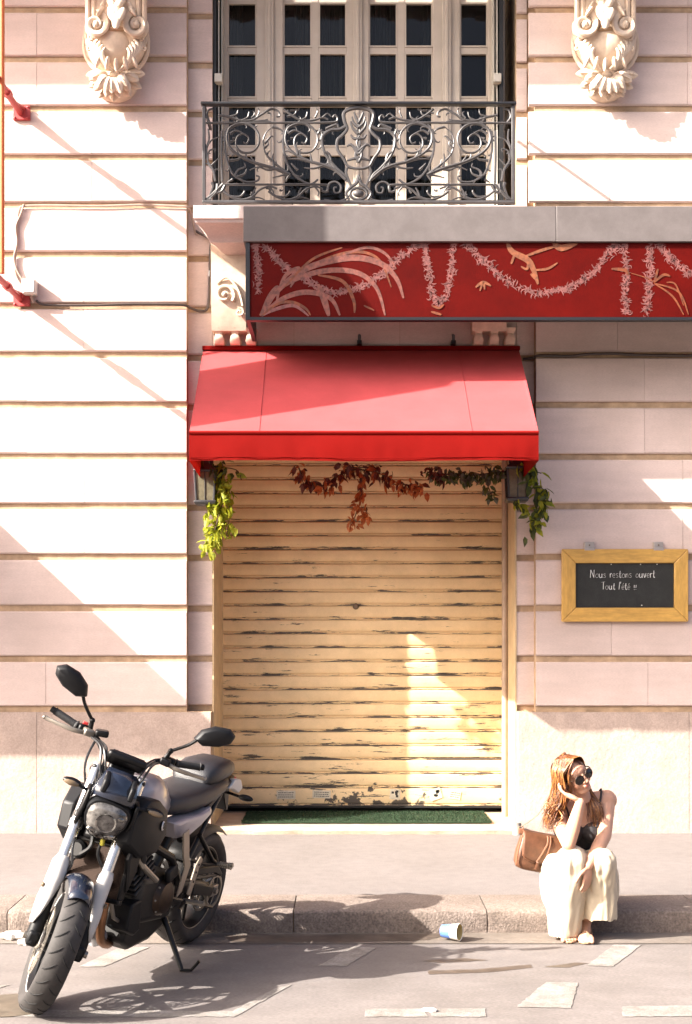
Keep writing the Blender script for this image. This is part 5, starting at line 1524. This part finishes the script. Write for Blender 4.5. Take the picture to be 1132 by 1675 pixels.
MB().prism([(.88, .22), (.86, .30), (.46, .30), (.44, .22), (.60, .17), (.80, .165)], lambda u, v, w_: Vector((u, w_, v)), -.11, .11).build('sump', 'engine', moto, BK, bevel=.02)
# radiator
rr_ = Matrix.Rotation(R(-14), 3, 'Y')
rd_ = MB(); rd_.obox((1.03, 0, .575), (.03, .30, .22), rr_)
rad = rd_.build('radiator', 'radiator', moto, BK, bevel=.004)
fr_ = MB()
for q in (-1, 1):
    fr_.obox(Vector((1.03, 0, .575)) + rr_ @ Vector((.004, 0, q * .12)), (.04, .33, .022), rr_)
    fr_.obox(Vector((1.03, 0, .575)) + rr_ @ Vector((.004, q * .158, 0)), (.04, .018, .22), rr_)
fr_.build('radiator_frame', 'bike_black', rad, BK, bevel=.005)
fn = MB()
for q in range(30): fn.obox(Vector((1.03, 0, .575)) + rr_ @ Vector((.0165, 0, -.105 + q * .0072)), (.003, .295, .0022), rr_)
fn.build('cooling_fins', 'radiator', rad, BK, kind='stuff')
MB().tube(smooth_path([(1.02, .13, .70), (.98, .17, .72), (.92, .17, .66), (.88, .15, .56)], 5), .016, 10).build('coolant_hose', 'hose', moto, BK)
MB().obox((1.03, 0, .745), (.06, .16, .09), Matrix.Rotation(R(-20), 3, 'Y')).build('horn_bracket', 'bike_black', moto, BK, bevel=.02)
MB().obox((1.10, .05, .73), (.02, .015, .05)).build('tag', 'yellow_mark', moto, BK, bevel=.003)
hn = MB(); hn.lathe([(0, .03), (.03, .03), (.042, .018), (.045, .0), (.03, -.02), (0, -.02)], 20, BK @ Matrix.Translation((1.075, -.075, .655)) @ Matrix.Rotation(R(78), 4, 'Y')); hn.build('horn', 'bike_black', moto)
MB().tube(smooth_path([(1.06, .04, .74), (1.09, .03, .66), (1.075, .09, .56), (1.05, .10, .47)], 5), .008, 8).build('wiring_loom', 'hose', moto, BK)
MB().tube(smooth_path([(1.07, -.02, .74), (1.10, -.01, .68), (1.09, -.10, .60), (1.05, -.14, .50)], 5), .010, 8).build('wiring_loom', 'hose', moto, BK)
MB().tube([(1.02, .08, .48), (.98, .10, .36), (.92, .10, .33)], .010, 8).build('water_pipe', 'bike_alloy', moto, BK)
# side stand: leg reaches the road
_g = BK.inverted() @ (BK @ Vector((.57, .30, 0)) * 1.0)
foot_w = BK @ Vector((.56, .30, 0.0)); foot_w.z = .012
top_w = BK @ Vector((.50, .12, .27))
MB().tube([top_w, top_w.lerp(foot_w, .5), foot_w], [.016, .014, .011], 10).build('side_stand', 'bike_black', moto)
fd = (BK.to_3x3() @ Vector((-.3, 1, 0))); fd.z = 0; fd.normalize()
MB().tube([foot_w - fd * .01, foot_w + fd * .045, foot_w + fd * .085 + Vector((0, 0, .045))], .008, 8).build('stand_foot', 'bike_black', moto)
# ------------------------------------------------------------------ seated woman on the kerb
mat('skin', (0.52, 0.29, 0.195), rough=0.5, var=.05, scale=20, spec=.4)
MATS['skin'].node_tree.nodes['Principled BSDF'].inputs['Subsurface Weight'].default_value = 0.12
MATS['skin'].node_tree.nodes['Principled BSDF'].inputs['Subsurface Radius'].default_value = (.02, .008, .005)
mat('hair', (0.06, 0.018, 0.007), rough=.42, col2=(.15, .05, .016), scale=26, stretch=(3, 3, .6), spec=.5)
mat('hair_light', (0.17, 0.062, 0.017), rough=.40, col2=(.34, .15, .042), scale=26, stretch=(3, 3, .6), spec=.5)
mat('tank_top', (0.020, 0.017, 0.018), rough=.8, var=.2, scale=30)
mat('skirt', (0.62, 0.53, 0.39), rough=.85, var=.05, scale=12, trans=.18, bump=.1, bscale=300)
mat('sandal', (0.34, 0.20, 0.12), rough=.5, var=.1)
mat('lens_dark', (0.010, 0.006, 0.005), rough=.12, spec=.45)
mat('glasses_frame', (0.035, 0.018, 0.010), rough=.25)
mat('lip', (0.42, 0.10, 0.085), rough=.4)
mat('nail', (0.55, 0.25, 0.20), rough=.25)
mat('leather', (0.125, 0.052, 0.026), rough=.48, var=.12, scale=14, stain=.2, sscale=14, bump=.12, bscale=120)
mat('leather_edge', (0.19, 0.08, 0.042), rough=.45, var=.1, scale=14)
mat('buckle', (.45, .36, .22), rough=.3, metal=.9)

def V(*a): return Vector(a)
def capsule(w, p0, p1, r0, r1, n=14):
    p0, p1 = Vector(p0), Vector(p1)
    d = (p1 - p0).normalized()
    pts, rad = [], []
    for a in (80, 55, 28): pts.append(p0 - d * r0 * math.sin(R(a))); rad.append(r0 * math.cos(R(a)))
    for t in (0, .5, 1): pts.append(p0.lerp(p1, t)); rad.append(lerp(r0, r1, t))
    for a in (28, 55, 80): pts.append(p1 + d * r1 * math.sin(R(a))); rad.append(r1 * math.cos(R(a)))
    w.tube(pts, rad, n)
def limb(w, pts, rad, n=14):
    for i in range(len(pts) - 1): capsule(w, pts[i], pts[i + 1], rad[i], rad[i + 1], n)
def frame_rot(a, b):
    # matrix whose z is a and whose y is close to b
    a = Vector(a).normalized(); b = Vector(b); b = (b - a * b.dot(a)).normalized(); c = b.cross(a)
    return Matrix((c, b, a)).transposed()
def fuse(w, name, voxel, smooth=2, fac=.5):
    me = w.mesh(name + '_raw', 'skin', 0)
    tmp = bpy.data.scenes.new('tmp')                # a scene of its own keeps the evaluation cheap
    o = bpy.data.objects.new(name + '_raw', me); tmp.collection.objects.link(o)
    r = o.modifiers.new('remesh', 'REMESH'); r.mode = 'VOXEL'; r.voxel_size = voxel
    if smooth:
        s_ = o.modifiers.new('smooth', 'SMOOTH'); s_.iterations = smooth; s_.factor = fac
    with bpy.context.temp_override(scene=tmp, view_layer=tmp.view_layers[0]):
        dg = bpy.context.evaluated_depsgraph_get()
        dg.update()
    out = bpy.data.meshes.new_from_object(o.evaluated_get(dg))
    bpy.data.objects.remove(o); bpy.data.meshes.remove(me); bpy.data.scenes.remove(tmp)
    out.name = name
    out.materials.clear()
    out.polygons.foreach_set('use_smooth', [True] * len(out.polygons))
    return out

person = thing('person', 'woman in sunglasses, dark top and long cream skirt sitting on the kerb, chin on hand', 'person', (1.29, -2.75, 0.0))
# joints
pel = V(1.305, -2.665, .245); chest = V(1.275, -2.80, .60); neck0 = V(1.285, -2.865, .735)
shR, shL = V(1.135, -2.855, .700), V(1.425, -2.835, .735)
elR, wrR = V(1.172, -3.085, .535), V(1.236, -3.072, .752)
elL, wrL = V(1.388, -2.960, .560), V(1.272, -3.105, .425)
knR, knL = V(1.200, -3.055, .445), V(1.342, -3.045, .430)
anR, anL = V(1.205, -2.865, .075), V(1.300, -2.885, .075)
hc = V(1.220, -2.950, .886)
hf = V(.45, -.88, -.04).normalized(); hu = V(-.56, .02, .83); hu = (hu - hf * hu.dot(hf)).normalized(); hl_ = hu.cross(hf)
if hl_.x < 0: hl_ = -hl_
HR = Matrix((hl_, -hf, hu)).transposed()      # local x = her left, -y = face, z = crown
def H(x, y, z): return hc + HR @ Vector((x, -y, z))   # y forward
b = MB()
# trunk
limb(b, [pel, V(1.30, -2.69, .36), V(1.285, -2.745, .49), V(1.280, -2.805, .61), V(1.282, -2.835, .685)], [.130, .105, .100, .108, .085], 18)
b.ell(pel, (.165, .12, .115), None, 20, 12)
b.ell(V(1.278, -2.795, .60), (.135, .098, .13), Euler((R(22), 0, R(4))).to_matrix(), 20, 12)
for s in (-1, 1): b.ell(V(1.280 + s * .058, -2.895, .575), (.056, .048, .055), None, 14, 10)
capsule(b, shR, shL, .058, .056); b.ell(shR, (.056, .056, .058), None, 14, 10); b.ell(shL, (.055, .055, .057), None, 14, 10)
limb(b, [neck0, V(1.268, -2.895, .79), H(0, -.015, -.06)], [.058, .046, .050])
# arms
limb(b, [shR, V(1.145, -2.96, .625), elR], [.048, .042, .037])
limb(b, [elR, elR.lerp(wrR, .35), wrR], [.037, .039, .025])
limb(b, [shL, shL.lerp(elL, .5), elL], [.048, .043, .037])
limb(b, [elL, elL.lerp(wrL, .35), wrL], [.037, .038, .025])
# hands
def hand(w, wr, d, nrm, side, curl, curl_t, scale=1.0):
    d = Vector(d).normalized(); nrm = Vector(nrm); nrm = (nrm - d * nrm.dot(d)).normalized(); acr = d.cross(nrm) * side
    pc = wr + d * .048 * scale
    w.ell(pc, (.036 * scale, .015 * scale, .050 * scale), frame_rot(d, nrm), 14, 10)
    tips = []
    for k, (off, ln) in enumerate(((-.028, .066), (-.010, .076), (.009, .071), (.026, .056))):
        p = wr + d * (.082 - abs(off) * .25) * scale + acr * off * scale
        q = d.copy(); rad = .0088 * scale
        for j, f in enumerate((.44, .32, .24)):
            ang = R(curl[j])
            ax = nrm.cross(q).normalized()
            q = (Matrix.Rotation(-ang, 3, acr) @ q if (Matrix.Rotation(-ang, 3, acr) @ q).dot(nrm) > (Matrix.Rotation(ang, 3, acr) @ q).dot(nrm) else Matrix.Rotation(ang, 3, acr) @ q)
            e = p + q * ln * f * scale
            capsule(w, p, e, rad, rad * .90, 8); p = e; rad *= .90
        tips.append((p, q))
    t0 = wr + d * .022 * scale - acr * .026 * scale
    t1 = t0 + (d * .55 - acr * .75 + nrm * curl_t).normalized() * .036 * scale
    t2 = t1 + (d * .85 - acr * .30 + nrm * (curl_t + .25)).normalized() * .030 * scale
    t3 = t2 + (d * .95 - acr * .05 + nrm * (curl_t + .35)).normalized() * .022 * scale
    for a_, c_, ra, rb in ((t0, t1, .0125, .0105), (t1, t2, .0105, .0095), (t2, t3, .0095, .0082)): capsule(w, a_, c_, ra * scale, rb * scale, 8)
    return tips
hand(b, wrR + V(0, 0, .008), V(-.80, .36, .36), V(.25, .10, .95), -1, (12, 22, 26), .15)
hand(b, wrL, V(-.05, .02, -1), V(-.6, .75, 0), 1, (8, 12, 14), .1, .95)
# head
b.ell(hc + HR @ V(0, .012, .022), (.070, .086, .088), HR, 22, 16)
b.ell(H(0, .022, -.030), (.058, .064, .072), HR, 20, 14)
b.ell(H(0, .050, -.082), (.030, .026, .024), HR, 14, 10)              # chin
for s in (-1, 1):
    b.ell(H(s * .033, .058, -.030), (.026, .022, .026), HR, 12, 10)       # cheek
    b.ell(H(s * .069, -.012, -.012), (.010, .020, .030), HR, 10, 8)     # ear
    capsule(b, H(s * .055, -.005, -.055), H(s * .022, .052, -.086), .020, .016, 10)
b.ell(H(0, .066, .030), (.048, .024, .034), HR, 14, 10)                # brow
limb(b, [H(0, .086, .012), H(0, .098, -.012), H(0, .106, -.024)], [.009, .010, .011], 10)  # nose
for s in (-1, 1): b.ell(H(s * .011, .094, -.028), (.008, .010, .007), HR, 8, 6)
b.ell(H(0, .086, -.050), (.021, .011, .0065), HR, 12, 8); b.ell(H(0, .084, -.060), (.018, .011, .007), HR, 12, 8)
# legs and feet
for kn, an, s in ((knR, anR, -1), (knL, anL, 1)):
    hip = pel + V(s * .075, -.03, -.01)
    limb(b, [hip, hip.lerp(kn, .5), kn], [.088, .074, .055], 16)
    limb(b, [kn, kn.lerp(an, .3) + V(0, .02, 0), an], [.054, .050, .031], 14)
    fd_ = V(-.10 if s < 0 else -.16, -1, 0).normalized(); ac = V(-fd_.y, fd_.x, 0)
    hl0 = an + V(0, .02, -.042); ball = hl0 + fd_ * .155
    ball.z = .030; hl0.z = .034
    capsule(b, hl0, an, .027, .030, 12)
    limb(b, [hl0, hl0.lerp(ball, .5) + V(0, 0, .016), ball], [.026, .029, .024], 14)
    limb(b, [an + fd_ * .01, hl0.lerp(ball, .55) + V(0, 0, .018)], [.030, .026], 12)
    capsule(b, ball - ac * .022, ball + ac * .022, .019, .018, 10)
    for k in range(5):
        o_ = (k - 2) * .0165 * (-s)
        ln = (.046, .044, .038, .032, .025)[k]
        r_ = (.0125, .0095, .009, .0085, .008)[k]
        p = ball + ac * o_ * 1.0 + V(0, 0, -.006)
        capsule(b, p, p + fd_ * ln + V(0, 0, -.007), r_ * 1.05, r_, 8)
body_me = fuse(b, 'body', .0042, 3, .45)
body_me.materials.append(MATS['skin'])
put('body', body_me, person)
# lips as a thin tint on the face
lp = MB(); lp.ell(H(0, .0885, -.0505), (.017, .0085, .0040), HR, 14, 8); lp.ell(H(0, .0868, -.0590), (.014, .0085, .0045), HR, 14, 8)
lp.build('lips', 'lip', person)

# --- dark top with thin straps
t_ = MB()
limb(t_, [V(1.303, -2.69, .30), V(1.30, -2.695, .37), V(1.286, -2.745, .49), V(1.281, -2.80, .575)], [.128, .113, .108, .112], 18)
t_.ell(V(1.278, -2.797, .575), (.142, .106, .105), Euler((R(22), 0, R(4))).to_matrix(), 20, 12)
for s in (-1, 1): t_.ell(V(1.280 + s * .058, -2.898, .570), (.061, .053, .060), None, 14, 10)
tm = fuse(t_, 'tank_top', .006, 3)
_ns = [v.normal.copy() for v in tm.vertices]
for v, n_ in zip(tm.vertices, _ns): v.co += n_ * .003 * mnoise.noise((v.co.x * 30, v.co.y * 30, v.co.z * 14))
tm.materials.append(MATS['tank_top'])
top_o = put('tank_top', tm, person)
for s, sh in ((-1, shR), (1, shL)):
    q = [V(1.280 + s * .070, -2.945, .605), V(1.28 + s * .082, -2.925, .68), V(lerp(1.28, sh.x, .72), -2.885, sh.z + .045), V(lerp(1.28, sh.x, .74), -2.835, sh.z + .052), V(1.28 + s * .085, -2.745, .66)]
    MB().tube(smooth_path(q, 6), .0055, 6).build('strap', 'tank_top', top_o)

# --- long cream skirt
k_ = MB()
hemR, hemL = V(1.172, -2.955, .055), V(1.366, -2.950, .110)
limb(k_, [pel + V(-.06, 0, .03), V(1.225, -2.88, .385), knR + V(-.004, -.006, .0)], [.135, .108, .082], 18)
limb(k_, [pel + V(.06, 0, .03), V(1.345, -2.87, .37), knL + V(.012, -.004, .0)], [.135, .105, .080], 18)
limb(k_, [knR + V(-.004, -.006, 0), V(1.178, -3.005, .29), hemR], [.082, .095, .090], 18)
limb(k_, [knL + V(.012, -.004, 0), V(1.362, -2.985, .28), hemL], [.082, .086, .092], 18)
k_.ell(V(1.135, -2.900, .285), (.084, .13, .175), Euler((0, R(-4), 0)).to_matrix(), 20, 14)
k_.ell(V(1.402, -2.905, .270), (.072, .13, .150), Euler((0, R(5), 0)).to_matrix(), 20, 14)
k_.ell(V(1.165, -2.930, .15), (.085, .09, .11), None, 18, 12)
k_.ell(V(1.280, -2.965, .345), (.075, .080, .13), None, 16, 12)
k_.ell(V(1.29, -2.80, .36), (.15, .20, .085), Euler((R(-20), 0, 0)).to_matrix(), 18, 12)
k_.ell(V(1.300, -2.66, .25), (.205, .15, .10), None, 18, 12)
sm_ = fuse(k_, 'skirt', .007, 5, .5)
_ns = [v.normal.copy() for v in sm_.vertices]
for v, n_ in zip(sm_.vertices, _ns):
    p = v.co.copy()
    a = 1.0 - min(1.0, max(0.0, (p.z - .40) / .08)) * .6
    f1 = mnoise.noise((p.x * 26 + p.z * 2, p.y * 26, p.z * 1.6))
    f2 = mnoise.noise((p.x * 48 + 9, p.y * 48, p.z * 2.5))
    f3 = mnoise.noise((p.x * 9, p.y * 9, p.z * 7))
    v.co = p + n_ * a * (.012 * f1 + .0075 * f2 + .003 * f3)
    v.co.z = max(v.co.z, .012)
_bm = bmesh.new(); _bm.from_mesh(sm_)                # open the hems so that legs and feet stand inside the cloth
_kill = []
for f_ in _bm.faces:
    c_ = f_.calc_center_median()
    if c_.y < -2.80:
        hz = (.030 if c_.x < 1.262 else .120) + .012 * mnoise.noise((c_.x * 26, c_.y * 26, 3))
        if c_.z < hz: _kill.append(f_)
bmesh.ops.delete(_bm, geom=_kill, context='FACES')
_bm.to_mesh(sm_); _bm.free()
sm_.materials.append(MATS['skirt'])
sk = put('skirt', sm_, person)
# crease shade at the shin, put in as a few brown strokes
pl_ = MB()
for i in range(4):
    x = 1.150 + i * .020
    pl_.tube([(x, -3.075 + .004 * i, .30 - .01 * (i % 2)), (x + .003, -3.062, .255), (x + .002, -3.050, .215)], [.002, .0042, .0015], 6)
pl_.build('crease_shade', 'joint', sk)

# --- sandals
for kn, an, s in ((knR, anR, -1), (knL, anL, 1)):
    fd_ = V(-.10 if s < 0 else -.16, -1, 0).normalized(); ac = V(-fd_.y, fd_.x, 0)
    hl0 = an + V(0, .02, 0); hl0.z = 0
    sl_ = [(-.03, .0), (-.02, .024), (.05, .030), (.14, .040), (.19, .036), (.212, .012), (.212, -.012), (.19, -.036), (.14, -.040), (.05, -.030), (-.02, -.024)]
    so = MB().prism(sl_, lambda u, v, w_: hl0 + fd_ * u + ac * v + V(0, 0, w_), .0045, .016).build('sandal', 'sandal', person, bevel=.003)
    for q in (((.165, -.041, .018), (.150, 0, .058), (.105, .036, .020)), ((.165, .041, .018), (.150, 0, .060), (.105, -.036, .020)), ((.04, -.034, .02), (.02, -.0, .098), (.04, .034, .02))):
        pts = smooth_path([hl0 + fd_ * a + ac * c + V(0, 0, z_) for a, c, z_ in q], 8)
        MB().tube(pts, .0075, 8, flat=.5).build('sandal_strap', 'sandal', so)

# --- sunglasses
gl = MB()
gl.tube([H(-.010, .104, .012), H(0, .106, .016), H(.010, .104, .012)], .0032, 6)
for s in (-1, 1): gl.tube(smooth_path([H(s * .062, .088, .016), H(s * .075, .05, .012), H(s * .076, -.01, .004)], 4), .003, 6)
glo = gl.build('sunglasses', 'glasses_frame', person)
for s in (-1, 1):
    ctr = H(s * .0345, .100, .004)
    zn = (hf + hl_ * s * .22).normalized()
    Mq = Matrix.Translation(ctr) @ frame_rot(zn, hu).to_4x4()
    MB().lathe([(0, .004), (.012, .003), (.0245, .0)], 28, Mq).build('lens', 'lens_dark', glo)
    MB().tube([Mq @ V(.0255 * math.cos(a), .0245 * math.sin(a), 0) for a in [2 * math.pi * i / 28 for i in range(29)]], .0032, 6).build('lens_rim', 'glasses_frame', glo)

# --- hair: a close cap and many hanging locks
hair = MB()
hr2 = random.Random(21)
def capf(u, v):
    # from the parting over crown and sides; face left open
    az = lerp(-math.pi, math.pi, u)                # 0 = face
    lim = lerp(2.05, .78, math.exp(-(az / .85) ** 2)) if True else 2
    th = v * lim
    r_ = 1.0 + .03 * mnoise.noise((az * 4, th * 3, 1))
    return hc + HR @ V(.0765 * r_ * math.sin(th) * math.sin(az), .012 - .0945 * r_ * math.sin(th) * math.cos(az), .022 + .0955 * r_ * math.cos(th))
hair.grid(capf, 48, 14)
ho = hair.build('hair', 'hair', person, ang=60, fixn=False)
def lock(pts, r0, m):
    w = MB()
    sp = smooth_path(pts, 5)
    n = len(sp)
    ph, am = hr2.uniform(0, 6.28), hr2.uniform(.002, .006)
    sp = [p + V(math.sin(ph + i * .55), math.cos(ph + i * .45), 0) * am * min(1, i / 10) for i, p in enumerate(sp)]
    w.tube(sp, [r0 * (.45 + .55 * math.sin(math.pi * min(.9, .15 + .75 * i / n))) * (1 if i < n * .75 else max(.12, 1 - (i / n - .75) * 3.6)) for i in range(n)], 6, flat=.6)
    return w
# hair swept over her right side (towards the bag)
groups = {'hair': MB(), 'hair_light': MB()}
def put_lock(pts, r0):
    w = lock(pts, r0, None)
    m = 'hair_light' if hr2.random() < .42 else 'hair'
    groups[m].add(w.v, w.f)
for i in range(260):
    t = hr2.random(); j = hr2.gauss(0, 1)
    start = H(lerp(.005, -.02, t), lerp(.070, -.04, t), .112 - .012 * abs(j) * .3)
    p1 = H(-.072 - .010 * hr2.random(), lerp(.055, -.045, t), .070 + .015 * j * .4)
    p2 = H(-.092 - .014 * hr2.random(), lerp(.040, -.060, t) + .010 * j, -.005 + .01 * j)
    base = p2 + V(-.012 + .010 * j, .02, -.085 - .02 * hr2.random())
    base.x = min(base.x, 1.165)
    wob = hr2.uniform(-.012, .012)
    endz = hr2.uniform(.575, .70)
    p4 = V(lerp(1.075, 1.150, hr2.random()) + wob, -2.955 + .035 * hr2.gauss(0, 1), lerp(base.z, endz, .55))
    p5 = V(lerp(1.060, 1.125, hr2.random()), p4.y + .01, endz)
    put_lock([start, p1, p2, base, p4, p5 + V(wob, 0, 0)], hr2.uniform(.0028, .0055))
# a few strands across the temple and by the cheek
for i in range(50):
    t = hr2.random(); j = hr2.gauss(0, 1)
    put_lock([H(0, .075, .112), H(-.040 - .01 * t, .078, .080), H(-.068, .066 - .01 * t, .030), H(-.082, .050, -.030 - .02 * t), H(-.090, .030, -.085) + V(-.01, -.005, 0), V(1.125 + .03 * t + .006 * j, -2.985, .72 - .05 * t)], .0038)
# far side of the parting, and the part falling over her left breast
for i in range(100):
    t = hr2.random(); j = hr2.gauss(0, 1)
    put_lock([H(.0, lerp(.072, -.03, t), .114), H(.050, lerp(.060, -.04, t), .092), H(.078, lerp(.030, -.06, t), .035), H(.080, lerp(-.005, -.07, t), -.040), V(1.320 + .012 * j, -2.885, .775), V(1.345 + .022 * j, -2.925, .715), V(1.348 + .026 * j, -2.945, hr2.uniform(.60, .68))], hr2.uniform(.0028, .005))
for i in range(30):
    t = hr2.uniform(-1, 1)
    put_lock([H(.03 * t, -.03, .118), H(.05 * t, -.085, .070), H(.055 * t, -.108, .0), H(.05 * t, -.098, -.07), H(.04 * t, -.075, -.12) + V(0, .03, -.04), V(1.20 + .06 * t, -2.80, .70)], .011)
for i in range(90):                                  # loose single strands
    t = hr2.random(); j = hr2.gauss(0, 1)
    put_lock([H(-.03, lerp(.06, -.05, t), .118), H(-.080 - .012 * hr2.random(), lerp(.05, -.05, t), .060), H(-.098 - .016 * hr2.random(), lerp(.035, -.06, t), -.01), V(1.125 + .02 * j, -2.955 + .03 * hr2.gauss(0, 1), .74), V(1.085 + .03 * j, -2.95 + .03 * hr2.gauss(0, 1), hr2.uniform(.56, .68))], .0013)
for m, w in groups.items(): w.build('hair_locks', m, ho, ang=60)

# ------------------------------------------------------------------ brown leather shoulder bag
bag = thing('leather_bag', 'brown leather flap shoulder bag with a tassel hanging at the seated woman\'s side', 'bag', (1.05, -2.80, .335))
BM = Matrix.Translation(V(1.048, -2.845, .458)) @ Matrix.Rotation(R(12), 4, 'Z') @ Matrix.Rotation(R(12), 4, 'Y') @ Matrix.Scale(.90, 4)
def bsec(z_, hw_, d):
    out = []
    for i in range(20):
        a = 2 * math.pi * i / 20
        c_, s_ = math.cos(a), math.sin(a)
        out.append(V(hw_ * math.copysign(abs(c_) ** .55, c_), d * math.copysign(abs(s_) ** .7, s_), z_))
    return out
w = MB(); w.loft([bsec(-.122, .085, .032), bsec(-.115, .118, .046), bsec(-.08, .140, .055), bsec(-.02, .140, .055), bsec(.05, .132, .048), bsec(.095, .124, .034), bsec(.105, .116, .022)])
w.build('bag_body', 'leather', bag, BM, ang=50)
w = MB()
def flap(u, v):
    x = lerp(-.128, .128, u) * (1 - .10 * v * v)
    zf = lerp(.108, -.035 - .030 * math.sin(math.pi * u) ** .6, v)
    y = -.030 - .030 * math.sin(min(1, v * 1.6) * math.pi / 2) - .003
    if v < .12: y = lerp(.030, y, v / .12)
    return V(x, y, zf + (.010 * math.sin(math.pi * min(1, v / .24)) if v < .24 else 0))
w.grid(flap, 20, 12)
o = w.build('flap', 'leather', bag, BM, ang=60, fixn=False); o.modifiers.new('solid', 'SOLIDIFY').thickness = .005
ed = [BM @ Vector(flap(0, .15 + .85 * i / 8)) for i in range(9)] + [BM @ Vector(flap(i / 16, 1)) for i in range(17)] + [BM @ Vector(flap(1, 1 - .85 * i / 8)) for i in range(9)]
MB().tube(ed, .0038, 6).build('flap_edge', 'leather_edge', bag)
for s in (-1, 1):
    MB().tube([BM @ V(s * .136, -.045, .08), BM @ V(s * .145, -.05, -.02), BM @ V(s * .138, -.045, -.10)], .005, 6).build('gusset_piping', 'leather_edge', bag)
for dx in (-.006, .012):
    MB().tube(smooth_path([BM @ V(.03 + dx, -.045, .105), BM @ V(.03 + dx, -.066, .06), BM @ V(.010 + dx * 2, -.070, -.01), BM @ V(-.005 + dx * 3.2, -.071, -.06)], 5), .0045, 6, flat=.6).build('lace', 'leather_edge', bag)
for tx, tz in ((-.018, -.062), (.034, -.048)):
    ts = MB(); ts.ell(V(tx, -.074, tz), (.009, .009, .010), None, 10, 8)
    for q in range(9):
        a = 2 * math.pi * q / 9
        ts.tube([V(tx + .005 * math.cos(a), -.074 + .005 * math.sin(a), tz), V(tx + .011 * math.cos(a), -.074 + .006 * math.sin(a), tz - .042)], .0022, 5)
    ts.build('tassel', 'leather', bag, BM)
rg = BM @ V(-.132, 0, .100)
MB().tube([rg + V(.014 * math.cos(a), 0, .014 * math.sin(a) + .012) for a in [2 * math.pi * i / 16 for i in range(17)]], .003, 6).build('strap_ring', 'buckle', bag)
MB().obox(rg + V(0, -.004, .0), (.03, .012, .03)).build('ring_tab', 'leather_edge', bag, bevel=.003)
MB().tube(smooth_path([rg + V(0, 0, .024), rg.lerp(shR, .5) + V(-.01, -.015, .02), shR + V(-.035, .0, .045), shR + V(.005, .035, .062), V(1.16, -2.78, .66)], 7), .0065, 8, flat=.45).build('shoulder_strap', 'leather_edge', bag)
MB().tube(smooth_path([BM @ V(.128, .01, .10), V(1.20, -2.76, .58), V(1.17, -2.775, .66)], 7), .0065, 8, flat=.45).build('shoulder_strap', 'leather_edge', bag)
# ------------------------------------------------------------------ the other side of the street, behind the viewer
opp = thing('apartment_house', 'plain stone apartment house across the street behind the viewer', 'building', (0, -32, 0))
MB().box(-22, 22, -40, -32, 0, 8.4).build('wall', 'facade_far', opp, ang=0)
MB().box(-22, 22, -39, -33, 8.4, 10.0).build('roof', 'zinc_far', opp, ang=0)
MB().box(-22, 22, -32, -29, -0.1, 0.13).build('far_pavement', 'asphalt', opp, ang=0)
_me = MB().box(-.6, .6, -.02, .03, 0, 2.2).mesh('window', 'glass_dark', 0)
_fm = MB().box(-.72, .72, 0, .06, -.12, 0).box(-.72, -.6, 0, .05, 0, 2.2).box(.6, .72, 0, .05, 0, 2.2).box(-.72, .72, 0, .06, 2.2, 2.34).mesh('window_frame', 'facade_far', 0)
for z in (0.9, 4.8):
    for i in range(13):
        xx = -19.5 + i * 3.25
        o = put('window', _me, opp, loc=(xx, -31.97, z))
        put('window_frame', _fm, o, loc=(xx, -31.99, z))
